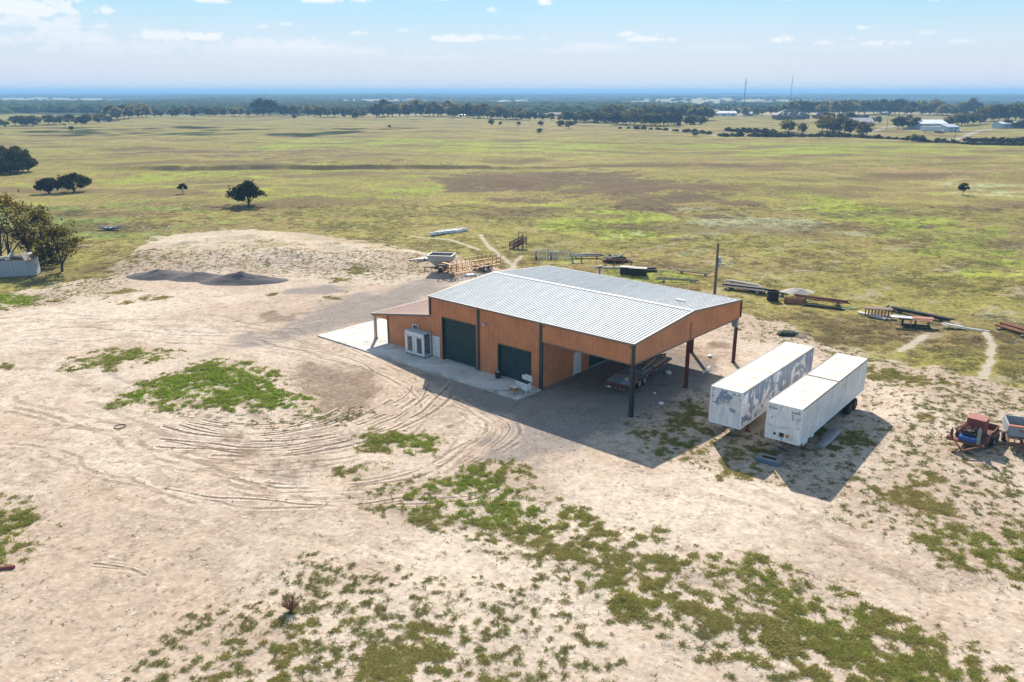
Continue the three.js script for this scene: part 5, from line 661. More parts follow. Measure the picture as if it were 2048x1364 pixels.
{ // overturned boat on the grass
  const [x, z] = plan(222, 460), g = thing('metal_boat', 'silver metal boat lying on the grass at the left', 'boat', onG(x, z), .12), P = [], I = [], N = 16, S = 10; for (let i = 0; i <= N; i++) { const t = i / N * 2 - 1, w = .75 * Math.pow(Math.max(0, 1 - Math.pow(Math.abs(t), 2.6)), .6) + .02, k = .12 * t * t * 3; for (let j = 0; j <= S; j++) { const a = j / S * Math.PI; P.push(t * 2.1, .55 + k - Math.sin(a) * .5, Math.cos(a) * w); } } for (let i = 0; i < N; i++) for (let j = 0; j < S; j++) { const a = i * (S + 1) + j; I.push(a, a + 1, a + S + 1, a + 1, a + S + 2, a + S + 1); } const ge = new THREE.BufferGeometry(); ge.setAttribute('position', new THREE.Float32BufferAttribute(P, 3)); ge.setIndex(I); ge.computeVertexNormals(); part('hull', ge, worn([.5, .52, .56], .45, .3), g); for (const t of [-.9, 0, .9]) part('seat', bx(t, .5, 0, .28, .04, 1.3), M.galv, g); part('oar_lock', [beam([-1.1, .6, .6], [-1.2, 1.1, .7], .05), beam([1.3, .6, -.5], [1.5, 1.0, -.6], .05)], M.offwhite, g);
  for (const [px, l] of [[287, 'small white post stub nearest the metal boat'], [337, 'small white post stub farther right of the boat']]) { const q = sited('post_stub', l, 'post', px, 459, 0, 'white post stubs'); part('stub', rod([0, 0, 0], [0, .5, 0], .14, .1), M.white, q); part('cap', new THREE.SphereGeometry(.17, 10, 8).scale(1, .6, 1).translate(0, .52, 0), M.white, q); }
}
{ // dead bush in the foreground, brown stems
  const [x, z] = plan(582, 1222), g = thing('dry_bush', 'dry brown branching bush alone on the foreground dirt', 'bush', onG(x, z)), r = rng(21), st = [], lf = []; for (let k = 0; k < 46; k++) { const a = r() * 6.283, e = .25 + r() * .55, l = .45 + r() * .35, p = [Math.cos(a) * e * .9, l, Math.sin(a) * e * .9]; st.push(rod([0, 0, 0], [p[0] * .5, p[1] * .55, p[2] * .5], .014, .011, 5), rod([p[0] * .5, p[1] * .55, p[2] * .5], p, .011, .008, 5)); for (let q = 0; q < 4; q++) { const t = .4 + r() * .5; st.push(rod([p[0] * t, p[1] * t, p[2] * t], [p[0] * t + (r() - .5) * .25, p[1] * t + .12 + r() * .14, p[2] * t + (r() - .5) * .25], .008, .006, 4)); } } part('stems', st, worn([.25, .12, .065], .9), g);
}
// ---------------------------------------------------------------- trees: tapered trunk and limbs, crown of leaf sprays
function grow({ h, trunk, rx, ry, clumps, leaves, size, r0, seed, low = .0, tint, multi = 1, flat = 1, gaps = .0 }) {
  const r = rng(seed), wood = [], P = [], N = [], C = [], gauss = () => (r() + r() + r() - 1.5) * .8;
  const cs = []; for (let k = 0; k < clumps; k++) { let a = r() * 6.283, v = r() * 1.9 - .72 + low, q = Math.sqrt(Math.max(.05, 1 - Math.min(1, v * v))), rad = .35 + .65 * Math.sqrt(r()); cs.push([Math.cos(a) * rx * q * rad * (.85 + .3 * r()), trunk + (h - trunk) * .5 + v * (h - trunk) * .5 * .82 * (.9 + .2 * r()), Math.sin(a) * rx * q * rad, .75 + .6 * r()]); }
  for (let m = 0; m < multi; m++) { const ox = multi > 1 ? (m - (multi - 1) / 2) * rx * .45 : 0, oz = multi > 1 ? (r() - .5) * rx * .5 : 0, top = [ox * .6 + (r() - .5) * .4, trunk + (h - trunk) * .35, oz * .6 + (r() - .5) * .4], mid = [ox + (r() - .5) * .35, trunk * .6, oz + (r() - .5) * .3]; wood.push(rod([ox, -.1, oz], mid, r0, r0 * .75, 9), rod(mid, top, r0 * .75, r0 * .4, 8)); cs.forEach((c, i) => { if (i % multi === m && i < 26) wood.push(rod(i % 2 ? mid : top, [mix(top[0], c[0], .85), mix(top[1], c[1], .85), mix(top[2], c[2], .85)], r0 * .32, r0 * .08, 5)); }); }
  const cr = rx * (clumps > 30 ? .30 : .42), a = V3(), b = V3(), n = V3();
  for (const [cx, cy, cz, k] of cs) { const tone = .8 + .4 * r(), yel = r(); for (let i = 0; i < leaves; i++) {
    const x = cx + gauss() * cr * k, y = cy + gauss() * cr * k * .72 * flat, z = cz + gauss() * cr * k, s = size * (.6 + .8 * r());
    n.set(r() - .5, r() - .2, r() - .5).normalize(); a.set(r() - .5, r() - .5, r() - .5).cross(n).normalize().multiplyScalar(s); b.copy(n).cross(a).multiplyScalar(.62);
    const q = [[x - a.x, y - a.y, z - a.z], [x + b.x, y + b.y, z + b.z], [x + a.x, y + a.y, z + a.z], [x - b.x, y - b.y, z - b.z]]; for (const t of [0, 1, 2, 0, 2, 3]) { P.push(...q[t]); N.push(n.x, n.y, n.z); } const v = tone * (.75 + .5 * r()), c = [mix(tint[0], tint[0] * 1.5, yel) * v, mix(tint[1], tint[1] * 1.18, yel) * v, tint[2] * v]; for (let t = 0; t < 6; t++) C.push(...c);
  } }
  const g = new THREE.BufferGeometry(); g.setAttribute('position', new THREE.Float32BufferAttribute(P, 3)); g.setAttribute('normal', new THREE.Float32BufferAttribute(N, 3)); g.setAttribute('color', new THREE.Float32BufferAttribute(C, 3));
  return { wood: join(wood), crown: g };
}
const barkMat = worn([.09, .068, .052], .95), leafMat = new THREE.MeshPhysicalMaterial({ color: 0xffffff, roughness: 1, specularIntensity: .15, transmission: .6, thickness: 0, vertexColors: true, side: THREE.DoubleSide });
function tree(name, label, cat, x, z, spec, turn = 0, group, scale) { const t = grow(spec), g = thing(name, label, cat, onG(x, z), turn, group); part('trunk', t.wood, barkMat, g); part('crown', t.crown, leafMat, g); if (scale) g.scale.set(...scale); return g; }
const OLIVE = [.56, .50, .10], DARK = [.105, .13, .04], MID = [.32, .36, .10];
tree('broad_tree', 'tall spreading olive green tree behind the scrap container', 'tree', -77.5, -122.5, { h: 9.4, trunk: 1.2, rx: 5.0, clumps: 76, leaves: 38, size: .2, r0: .28, seed: 71, tint: OLIVE, multi: 3 });
tree('broad_tree', 'second olive green tree joining the first one on its right', 'tree', -71.8, -121.5, { h: 7.9, trunk: 1.0, rx: 3.9, clumps: 54, leaves: 38, size: .2, r0: .24, seed: 72, tint: OLIVE, multi: 2 });
{ const [x, z] = plan(124, 544); tree('round_tree', 'small bright green tree with one trunk right of the scrap container', 'tree', x, z, { h: 6.2, trunk: 1.6, rx: 3.2, clumps: 46, leaves: 42, size: .18, r0: .22, seed: 73, tint: [.50, .52, .08], flat: .85 }); }
tree('olive_shrub', 'low shrub under the trees behind the scrap container', 'shrub', -69.5, -117, { h: 2.6, trunk: .3, rx: 2.0, clumps: 26, leaves: 70, size: .14, r0: .08, seed: 74, tint: MID });
const oakSpec = (seed, h, rx) => ({ h, trunk: h * .18, rx, clumps: 50, leaves: 60, size: .28, r0: .34, seed, tint: DARK, flat: .8 });
{ let [x, z] = plan(497, 412); tree('live_oak', 'dark live oak standing alone in the pasture', 'tree', x, z, oakSpec(81, 4.9, 3.6)); [x, z] = plan(147, 377); tree('live_oak', 'right hand oak of the pair in the left pasture, with wide crown', 'tree', x, z, oakSpec(82, 4.3, 4.4)); [x, z] = plan(97, 379); tree('live_oak', 'left hand smaller oak of the pair in the left pasture', 'tree', x, z, oakSpec(83, 3.7, 3.0)); }
for (const [px, py, h, rx, l, s] of [[8, 346, 8.2, 5.6, 'big bushy tree of the clump cut by the left edge', 1], [38, 345, 7.6, 5.0, 'bushy tree right of centre in the left edge clump', 2], [58, 344, 4.2, 3.2, 'lowest bush at the right end of the left edge clump', 3], [-16, 347, 6.5, 5, 'bushy tree farthest left in the left edge clump', 4], [22, 349, 3.8, 4, 'low bush in front of the left edge clump', 5]]) { const [x, z] = plan(px, py); tree('bushy_tree', l, 'tree', x, z, { h, trunk: .5, rx, clumps: 36, leaves: 60, size: .36, r0: .2, seed: 90 + s, tint: [.17, .22, .075] }, s, 'clump at the left edge'); }
for (const [px, py, h, l] of [[367, 388, 2.4, 'tiny thin tree left of the lone oak'], [1927, 383, 3.0, 'small dark tree on the right pasture slope'], [590, 243, 4.5, 'small far tree on the pasture crest']]) { const [x, z] = plan(px, py); tree('small_tree', l, 'tree', x, z, { h, trunk: h * .35, rx: h * .42, clumps: 16, leaves: 40, size: .2, r0: .07, seed: px, tint: [.08, .075, .036] }); }
// kinds for the rows of trees at the far side of the pasture
const kinds = [[8.5, 4.2, MID, 101], [7.2, 3.8, [.24, .28, .10], 102], [9.5, 4.4, [.42, .39, .13], 103], [6.0, 3.6, [.22, .25, .09], 104], [8.0, 3.6, [.44, .38, .13], 105]].map(([h, rx, tint, seed]) => grow({ h, trunk: h * .18, rx, clumps: 28, leaves: 30, size: .58, r0: .22, seed, tint, low: -.12 }));
const kindName = ['mid green', 'dark green', 'olive green', 'low dark', 'yellow green'];
const protoTrees = [];
function farTree(px, py, k, hpx, label, group, name = 'row_tree') {
  const [x, z] = plan(px, py), dist = Math.hypot(x, z, CAM_H), hm = hpx / FOCAL * dist, base = kinds[k], s = hm / [8.5, 7.2, 9.5, 6, 8][k] / 1.3, r = rng((px * 31 + py * 977) | 0), w = s * (.9 + .35 * r());
  const g = thing(name, label, 'tree', onG(x, z), r() * 6.28, group); part('trunk', base.wood, barkMat, g); part('crown', base.crown, leafMat, g); g.scale.set(w, s, w); return g;
}
{
  const rows = [ // x0, y0, x1, y1, count, smallest, tallest, kinds, label tail, group
    [-20, 252, 225, 243, 18, 12, 22, [1, 3, 0], 'at the left end of the far tree row', 'left end of the far tree row'],
    [222, 239, 305, 236, 7, 20, 30, [2, 4, 0], 'in the pale clump of the far tree row', 'pale clump in the far tree row'],
    [305, 235, 515, 232, 15, 13, 21, [0, 1, 2], 'between the pale clump and the tall pair', 'far tree row, left centre'],
    [520, 232, 545, 232, 2, 34, 42, [1, 0], 'in the tall dark pair of the far row', 'tall dark pair'],
    [560, 232, 735, 235, 12, 16, 26, [0, 1, 2], 'along the lane in the far row', 'far tree row, centre'],
    [745, 233, 910, 234, 17, 22, 38, [0, 2, 1], 'in the tall centre grove beyond the lane', 'tall centre grove'],
    [900, 236, 1060, 238, 18, 16, 34, [1, 0, 2], 'among the centre farm houses', 'trees among the centre houses'],
    [1050, 240, 1150, 240, 8, 14, 22, [1, 0, 3], 'beside the long red roofed shed', 'trees by the long shed'],
    [1130, 243, 1230, 245, 14, 16, 26, [1, 3], 'in the dark row right of the red shed', 'dark row by the shed'],
    [1200, 238, 1420, 240, 22, 22, 34, [0, 2, 1], 'in the high grove behind the dark row', 'high grove right of centre'],
    [1225, 248, 1350, 250, 15, 20, 32, [1, 0, 2], 'in the thick clump left of the white shed', 'clump left of the white shed'],
    [1340, 247, 1410, 250, 6, 16, 24, [1, 3], 'right before the long white shed', 'trees before the white shed'],
    [1440, 231, 1560, 230, 10, 14, 24, [0, 2], 'behind the long white shed', 'trees behind the white shed'],
    [1560, 230, 1780, 228, 20, 22, 34, [0, 1, 2], 'in the grove behind the dark brick house', 'grove behind the brick house'],
    [1555, 265, 1605, 268, 3, 20, 28, [0, 2], 'in the small group left of the pasture corner', 'small group by the fence'],
    [1640, 262, 1700, 270, 8, 28, 40, [0, 1, 4], 'in the dense clump at the fence', 'dense clump at the fence'],
    [1715, 273, 1735, 272, 2, 26, 34, [2, 4], 'forked beside the farm track', 'forked pair by the track'],
    [1640, 245, 1760, 248, 9, 14, 24, [0, 4, 1], 'around the tan roofed house', 'trees around the tan roofed house'],
    [1760, 230, 1960, 230, 20, 20, 34, [0, 1, 2], 'in the grove behind the metal barn', 'grove behind the metal barn'],
    [1790, 256, 1845, 258, 6, 18, 28, [4, 0, 2], 'left of the metal barn', 'trees left of the metal barn'],
    [1890, 250, 1960, 248, 8, 18, 26, [2, 4, 0], 'right of the metal barn', 'trees right of the metal barn'],
    [1955, 243, 2070, 240, 12, 22, 36, [1, 0, 2], 'in the big grove at the right edge', 'grove at the right edge'],
    [2000, 256, 2050, 258, 3, 12, 18, [1, 3], 'beside the far right shed', 'trees by the far right shed'],
  ];
  const r = rng(404);
  for (const [x0, y0, x1, y1, n, a, b, ks, tail, group] of rows) for (let i = 0; i < n; i++) { const t = (i + r()) / n, k = ks[(r() * ks.length) | 0]; farTree(mix(x0, x1, t), mix(y0, y1, t) + (r() - .5) * 3, k, mix(a, b, r()), kindName[k] + ' tree ' + tail, group); }
  for (const [px, py, h, k, l] of [[983, 252, 15, 1, 'round dark bush tree in the pasture before the houses'], [1000, 251, 9, 4, 'low pale bush beside the round dark bush'], [779, 257, 6, 3, 'tiny dark tree in the middle of the far pasture'], [711, 238, 15, 1, 'round dark tree at the end of the lane trees'], [1081, 250, 10, 3, 'dark round tree left of the lane bend'], [1079, 262, 9, 3, 'dark tree standing out in the pasture below the lane'], [1137, 256, 16, 1, 'larger dark bush at the lane bend'], [1122, 253, 14, 3, 'smaller dark bush at the lane bend'], [1038, 249, 9, 1, 'round bush at the start of the lane'], [1150, 249, 8, 3, 'small bush just past the lane bend'], [1118, 243, 14, 4, 'yellow green tree behind the lane bend'], [1176, 243, 10, 4, 'young bright tree before the dark row'], [1390, 270, 12, 1, 'dark tree alone at the lane on the right'], [1356, 252, 12, 4, 'thin pale tree beside the clump'], [144, 263, 8, 3, 'small dark tree in the far left pasture'], [129, 254, 6, 4, 'pale low tree behind the small dark tree'], [2045, 284, 12, 1, 'dark tree at the fence cut by the right edge'], [1827, 283, 16, 0, 'bushy shrub tree at the fence left of the track'], [1842, 283, 15, 0, 'second bushy shrub tree at the fence by the track'], [1875, 283, 9, 1, 'round bush where the track meets the fence']]) farTree(px, py, k, h, l, undefined, 'lone_tree');
  // bushes along the far fence
  const bush = grow({ h: 2.6, trunk: .2, rx: 2.2, clumps: 22, leaves: 30, size: .45, r0: .08, seed: 130, tint: [.21, .23, .08] });
  const row = (x0, y0, x1, y1, n, a, b, label, group) => { for (let i = 0; i < n; i++) { const t = (i + r()) / n, [x, z] = plan(mix(x0, x1, t), mix(y0, y1, t) + (r() - .5) * .8), g = thing('fence_bush', label, 'bush', onG(x, z), r() * 6, group), s = mix(a, b, r()); part('stem', bush.wood, barkMat, g); part('crown', bush.crown, leafMat, g); g.scale.set(s * 1.3, s, s * 1.3); } };
  row(1240, 256, 1440, 269, 18, .35, .8, 'low bush along the pale lane', 'bushes along the lane'); row(1440, 269, 1720, 277, 34, .4, .9, 'bush along the pasture fence below the brick house', 'bushes along the fence, left part'); row(1720, 277, 1880, 284, 22, .35, .8, 'bush along the pasture fence below the tan house', 'bushes along the fence, middle part'); row(1885, 284, 2050, 291, 18, .3, .75, 'bush along the pasture fence at the right', 'bushes along the fence, right part'); row(1930, 279, 2040, 283, 22, .4, .75, 'bush of the hedge in the right hand meadow', 'hedge in the right meadow');
  row(1450, 264, 1545, 268, 16, .5, .9, 'bush in the scrub strip below the white shed', 'scrub strip below the white shed');
}
{ // woods of the plain, too far to count
  const r = rng(77), g = new THREE.IcosahedronGeometry(1, 1), p = g.attributes.position; for (let i = 0; i < p.count; i++) { const x = p.getX(i), y = p.getY(i), z = p.getZ(i), q = .72 + .56 * look(TE, x * .11 + y * .07 + .3, z * .11 - y * .09 + .2); p.setXYZ(i, x * q, y * q, z * q); } g.computeVertexNormals();
  const MAX = 70000, wood = new THREE.InstancedMesh(g, matte(0xffffff), MAX), d = new THREE.Object3D(), c = new THREE.Color(); let n = 0;
  for (let t = 0; t < 300000 && n < MAX; t++) {
    const z = -1000 * Math.pow(8, Math.pow(r(), .8)), half = Math.abs(z) * .70 + 100, x = (r() * 2 - 1) * half, open = isOpen(x, z); if (open > .5 && r() > .02) continue;
    const s = 4.5 + r() * 4 + Math.min(4, Math.max(0, -z - 1500) / 500), hh = 3 + r() * 2.6 + Math.min(2.5, Math.max(0, -z - 2500) / 1500); d.position.set(x, height(x, z) + hh * .35, z); d.rotation.set(0, r() * 6, 0); d.scale.set(s, hh, s); d.updateMatrix(); wood.setMatrixAt(n, d.matrix); const v = .6 + .8 * r(), y = r() < .25 ? 1.5 : 1; c.setRGB(.048 * v * y, .064 * v * y, .028 * v); wood.setColorAt(n, c); n++;
  }
  wood.count = n; wood.name = 'woodland'; wood.userData = { kind: 'stuff', label: 'dark woods covering the plain to the horizon', category: 'woods' }; scene.add(wood);
}
{ // grass: tufts of bent blades
  const tuft = (n, w, splay, seed) => { const r = rng(seed), q = []; for (let k = 0; k < n; k++) { const a = r() * 6.283, b = a + 1.57, e = splay * (.3 + r()), h = .55 + .6 * r(), ox = Math.cos(a) * e * .35, oz = Math.sin(a) * e * .35, mx = ox + Math.cos(a) * e * .35, mz = oz + Math.sin(a) * e * .35, tx = ox + Math.cos(a) * e, tz = oz + Math.sin(a) * e, cx = Math.cos(b) * w, cz = Math.sin(b) * w; q.push([[ox - cx, 0, oz - cz], [ox + cx, 0, oz + cz], [mx + cx * .8, h * .65, mz + cz * .8], [mx - cx * .8, h * .65, mz - cz * .8]], [[mx - cx * .8, h * .65, mz - cz * .8], [mx + cx * .8, h * .65, mz + cz * .8], [tx, h, tz]]); } return quads(q); };
  const mat = new THREE.MeshPhysicalMaterial({ color: 0xffffff, roughness: 1, specularIntensity: .15, transmission: .5, thickness: 0, side: THREE.DoubleSide }), d = new THREE.Object3D(), c = new THREE.Color();
  function sow(name, label, geo, list) { const m = new THREE.InstancedMesh(geo, mat, list.length); list.forEach(([x, z, s, hh, col, turn], i) => { d.position.set(x, height(x, z) - .01, z); d.rotation.set(0, turn, 0); d.scale.set(s, hh, s); d.updateMatrix(); m.setMatrixAt(i, d.matrix); c.setRGB(...col); m.setColorAt(i, c); }); m.name = name; m.userData = { kind: 'stuff', label, category: 'grass' }; scene.add(m); }
  const r = rng(909), lush = [], weeds = [], past = [];
  const inShop = (x, z) => { const u = (x - 9.52) * .7514 + (z + 59.55) * .66, v = (x - 9.52) * .66 - (z + 59.55) * .7514; return (u > -38 && u < -8.9 && v > -3.5 && v < 19) || (u > -9.5 && u < .2 && v > .2 && v < 18.5); };
  for (let t = 0; t < 900000; t++) {                         // the yard
    const z = -26 - Math.pow(r(), 1.35) * 100, half = 16 + Math.abs(z) * .68, x = (r() * 2 - 1) * half; if (Math.abs(x) > 110 || inShop(x, z)) continue;
    const a = nz(TC, x, z, 2.2) - .5, b = nz(TC, z + 9, x, 2.2) - .5, X = x + a * 2.2, Z = z + b * 2.2; if (Y.at('field', X, Z) > .5) continue;
    const g = Y.at('grass', X, Z), w = Y.at('weed', X, Z), fine = nf(TE, x, z, 17.3), grit = nf(TD, z, x, 7.1), med = nz(TB, x, z, 2.4), gg = g * .9 + (fine - .5) * 1.3 + (grit - .5) * 1.5 + (med - .5) * .4;
    const l = Y.at('lush', X, Z), dr = Y.at('dry', X, Z), v = .65 + .7 * r();
    if (g > .06 && gg > .47 && r() < .9 && (fine > .36 || r() < .35)) { const k = r(), col = [mix(.28, .24, l) * v, mix(.265, .345, l) * v, mix(.07, .03, l) * v]; if (k < .22 + dr * .7) { col[0] = .38 * v; col[1] = .29 * v; col[2] = .105 * v; } lush.push([x, z, .15 + .16 * r(), (.05 + .11 * r()) * (.7 + .6 * l) * (1 - .4 * dr) * (1 + Math.max(0, gg - .7)), col, r() * 6.3]); }
    else if (w > .03 && grit * .55 + nf(TF, x, z, 13.7) * .25 + fine * .2 > .66 - .19 * w && r() < .85) { const k = r(), col = k < .55 * (1 - .7 * dr) ? [.20 * v, .22 * v, .06 * v] : k < .8 - .3 * dr ? [.28 * v, .235 * v, .09 * v] : [.30 * v, .22 * v, .11 * v]; weeds.push([x, z, .09 + .16 * r() * r(), .035 + .08 * r() * r(), col, r() * 6.3]); }
    else if (r() < .004) weeds.push([x, z, .05 + .09 * r(), .03 + .05 * r(), r() < .5 ? [.10 * v, .10 * v, .04 * v] : [.19 * v, .13 * v, .075 * v], r() * 6.3]);
  }
  const o = [0, 0, 0];
  for (let t = 0; t < 200000; t++) {                         // the pasture
    const z = -66 - Math.pow(r(), 1.2) * 120, half = 12 + Math.abs(z) * .68, x = (r() * 2 - 1) * half; if (inShop(x, z)) continue;
    if (z > -188 && Math.abs(x) < 113) { const X = x + (nz(TC, x, z, 2.2) - .5) * 2.2, Z = z + (nz(TC, z + 9, x, 2.2) - .5) * 2.2; if (Y.at('field', X, Z) + (nz(TB, x, z, 2.4) - .5) * .7 < .5) continue; }
    if (trails.some((q) => segDist(q, x, z) < .7)) continue;
    const n = nz(TE, x, z, 5) * .6 + nz(TB, x, z, 12) * .4; if (n < .48 + .2 * r()) continue;
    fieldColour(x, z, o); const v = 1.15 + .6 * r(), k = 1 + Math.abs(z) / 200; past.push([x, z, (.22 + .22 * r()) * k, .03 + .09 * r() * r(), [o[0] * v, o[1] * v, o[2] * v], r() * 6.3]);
  }
  console.log('tufts', lush.length, weeds.length, past.length);
  sow('yard_grass', 'green grass growing in patches on the bare yard', tuft(9, .075, .75, 1), lush); sow('yard_weeds', 'small weeds scattered over the bare yard', tuft(14, .09, .95, 2), weeds); sow('pasture_grass', 'rough grass covering the pasture', tuft(9, .10, .9, 3), past);
  // loose limestone on the yard
  const st = new THREE.IcosahedronGeometry(1, 0), rocks = new THREE.InstancedMesh(st, matte(0xffffff), 16000); let n = 0; for (let t = 0; t < 90000 && n < 16000; t++) { const z = -26 - Math.pow(r(), 1.8) * 75, half = 16 + Math.abs(z) * .66, x = (r() * 2 - 1) * half; if (inShop(x, z) || Y.at('field', x, z) > .4 || Y.at('grass', x, z) > .5 || nz(TB, x, z, 4) + .35 * nz(TA, z, x, 1) < .62 + .25 * r()) continue; const s = .016 + .05 * Math.pow(r(), 5) + .012 * r(), v = .8 + .45 * r(); d.position.set(x, height(x, z), z); d.rotation.set((r() - .5) * .5, r() * 6, (r() - .5) * .5); d.scale.set(s * (1 + r()), s * .32, s); d.updateMatrix(); rocks.setMatrixAt(n, d.matrix); c.setRGB(.50 * v, .45 * v, .39 * v); rocks.setColorAt(n, c); n++; }
  rocks.count = n; rocks.name = 'loose_stones'; rocks.userData = { kind: 'stuff', label: 'pale limestone chips strewn over the yard', category: 'stones' }; scene.add(rocks);
}
// ---------------------------------------------------------------- the country out to the horizon
{
  const zs = [], xs = []; for (let z = -918; z > -24000; z *= 1.035) zs.push(z); zs.push(-24000); for (let k = -90; k <= 90; k++) xs.push(Math.sign(k) * (Math.pow(Math.abs(k) / 90, 1.7) * 20000));
  const P = [], C = [], I = []; for (const z of zs) for (const x of xs) { P.push(x, height(x, z) - (z > -930 ? .05 : 0), z); const m = nz(TB, x, z, 90), open = isOpen(x, z), s = .8 + .4 * m; C.push(...(open > .5 ? [.30 * s, .255 * s, .14 * s] : [.040 * s, .052 * s, .020 * s])); }
  const n = xs.length; for (let j = 0; j + 1 < zs.length; j++) for (let i = 0; i + 1 < n; i++) { const k = j * n + i; I.push(k, k + 1, k + n, k + 1, k + n + 1, k + n); }
  const g = new THREE.BufferGeometry(); g.setAttribute('position', new THREE.Float32BufferAttribute(P, 3)); g.setAttribute('color', new THREE.Float32BufferAttribute(C, 3)); g.setIndex(I); g.computeVertexNormals();
  part('terrain', g, matte(0xffffff, { vertexColors: true }), scene).userData.kind = 'structure';
  for (const s of [-1, 1]) { const xs2 = []; for (let k = 0; k <= 30; k++) xs2.push(s * (639.5 + Math.pow(k / 30, 2) * 12000)); const P2 = [], C2 = [], I2 = [], zz = []; for (let k = 0; k <= 40; k++) zz.push(mix(-920, 80, k / 40)); for (const z of zz) for (const x of xs2) { P2.push(x, height(x, z) - .05, z); const q = .8 + .4 * nz(TA, x, z, 120); C2.push(.2 * q, .175 * q, .07 * q); } const m = xs2.length; for (let j = 0; j < 40; j++) for (let i = 0; i + 1 < m; i++) { const k = j * m + i; if (s > 0) I2.push(k, k + m, k + 1, k + 1, k + m, k + m + 1); else I2.push(k, k + 1, k + m, k + 1, k + m + 1, k + m); } const g2 = new THREE.BufferGeometry(); g2.setAttribute('position', new THREE.Float32BufferAttribute(P2, 3)); g2.setAttribute('color', new THREE.Float32BufferAttribute(C2, 3)); g2.setIndex(I2); g2.computeVertexNormals(); part('terrain', g2, matte(0xffffff, { vertexColors: true }), scene).userData.kind = 'structure'; }
}
// ---------------------------------------------------------------- farms, houses and masts beyond the pasture
{
  const scaleAt = (px, py) => { const [x, z] = plan(px, py); return Math.hypot(x, z, CAM_H) / FOCAL; };
  const faceCam = (x, z) => Math.atan2(-x, -z) * .6;
  function shed(name, label, cat, px0, px1, py, wallPx, roofPx, wallM, roofM, { depth = 10, doors = 2, windows = 0, hip = false, gables = 0, turn = 0 } = {}) {
    const px = (px0 + px1) / 2, [x, z] = plan(px, py), m = scaleAt(px, py), w = (px1 - px0) * m, h = wallPx * m, rh = Math.max(.8, roofPx * m * 1.0), g = thing(name, label, cat, onG(x, z - depth / 2), turn), y = h + rh, e = .4, dh = depth / 2;
    for (const s of [1, -1]) part('wall', bx(0, h / 2, s * dh, w, h, .25), wallM, g); for (const s of [-1, 1]) part('wall', hip ? bx(s * w / 2, h / 2, 0, .25, h, depth) : prism([[-dh, 0], [dh, 0], [dh, h], [0, y - .1], [-dh, h]], .25).rotateY(Math.PI / 2).translate(s * w / 2, 0, 0), wallM, g);
    const k = hip ? Math.min(w * .35, dh * 1.3) : -e; part('roof', quads([[[-w / 2 - e, h - .1, dh + e], [w / 2 + e, h - .1, dh + e], [w / 2 - k, y, 0], [-w / 2 + k, y, 0]], [[w / 2 + e, h - .1, -dh - e], [-w / 2 - e, h - .1, -dh - e], [-w / 2 + k, y, 0], [w / 2 - k, y, 0]], ...(hip ? [[[w / 2 + e, h - .1, dh + e], [w / 2 + e, h - .1, -dh - e], [w / 2 - k, y, 0]], [[-w / 2 - e, h - .1, -dh - e], [-w / 2 - e, h - .1, dh + e], [-w / 2 + k, y, 0]]] : [])]), roofM, g);
    for (let i = 0; i < doors; i++) part('door', bx(w * ((i + .5) / doors - .5), Math.min(h * .4, 1.6), dh + .15, Math.min(3, w / doors * .45), Math.min(h * .8, 3.2), .06), M.greyWood, g);
    for (let i = 0; i < windows; i++) { const wn = part('window', bx(w * ((i + .5) / windows - .5), h * .55, dh + .14, 1.2, 1.3, .06), M.white, g); part('pane', bx(w * ((i + .5) / windows - .5), h * .55, dh + .18, 1.0, 1.1, .03), std([.02, .025, .03], .15), wn); }
    for (let i = 0; i < gables; i++) { const gx = w * ([-.3, -.12, .2][i % 3]), q = part('gable', prism([[-2.2, 0], [2.2, 0], [2.2, h], [0, h + 2.2], [-2.2, h]], 1.6).translate(gx, 0, dh + .8), wallM, g); part('arch', new THREE.TorusGeometry(1.5, .22, 6, 16, Math.PI).translate(gx, h * .62, dh + 1.65), M.white, q); part('gable_roof', quads([[[gx - 2.6, h - .2, dh + 1.8], [gx, h + 2.4, dh + 1.8], [gx, h + 2.4, dh - 3], [gx - 2.6, h - .2, dh - 3]], [[gx + 2.6, h - .2, dh + 1.8], [gx, h + 2.4, dh + 1.8], [gx, h + 2.4, dh - 3], [gx + 2.6, h - .2, dh - 3]]]), roofM, q); }
    return g;
  }
  const wWhite = worn([.70, .71, .73], .6), wGrey = worn([.33, .36, .42], .6), brick = worn([.12, .07, .06], .85), slate = worn([.06, .062, .075], .8), tinW = worn([.66, .66, .68], .5), tan = worn([.50, .40, .36], .7), redR = worn([.42, .14, .09], .7), paleBlue = worn([.42, .50, .58], .6), brownR = worn([.16, .11, .09], .8);
  shed('long_shed', 'long white metal shed in the meadow right of centre', 'shed', 1425, 1472, 232, 6, 3.5, wWhite, worn([.45, .46, .5], .6), { depth: 14, doors: 3 });
  shed('small_house', 'small white house right of the long white shed', 'house', 1492, 1508, 231, 4, 3, wWhite, tinW, { depth: 8, doors: 1, windows: 2 });
  shed('brick_house', 'large dark brick house with hipped roof and arched gables', 'house', 1557, 1616, 237.5, 6.5, 10, brick, slate, { depth: 16, hip: true, doors: 1, windows: 6, gables: 3 });
  shed('brick_garage', 'small dark hipped garage right of the brick house', 'garage', 1632, 1651, 237.5, 6, 5.5, brick, slate, { depth: 9, hip: true, doors: 1 });
  shed('tan_roof_house', 'low brick house with pale pink roof behind the fence trees', 'house', 1709, 1747, 251.5, 5, 9, brick, worn([.60, .52, .52], .6), { depth: 15, doors: 1, windows: 4 });
  shed('metal_barn', 'large grey metal barn with white roof in the right meadow', 'barn', 1845, 1890, 260, 11, 6, wGrey, worn([.80, .80, .80], .5), { depth: 18, doors: 2 });
  shed('barn_annex', 'pale blue annex with white doors at the barn right side', 'barn', 1890, 1913, 263, 7.5, 4, paleBlue, worn([.50, .54, .62], .5), { depth: 14, doors: 2, turn: .25 });
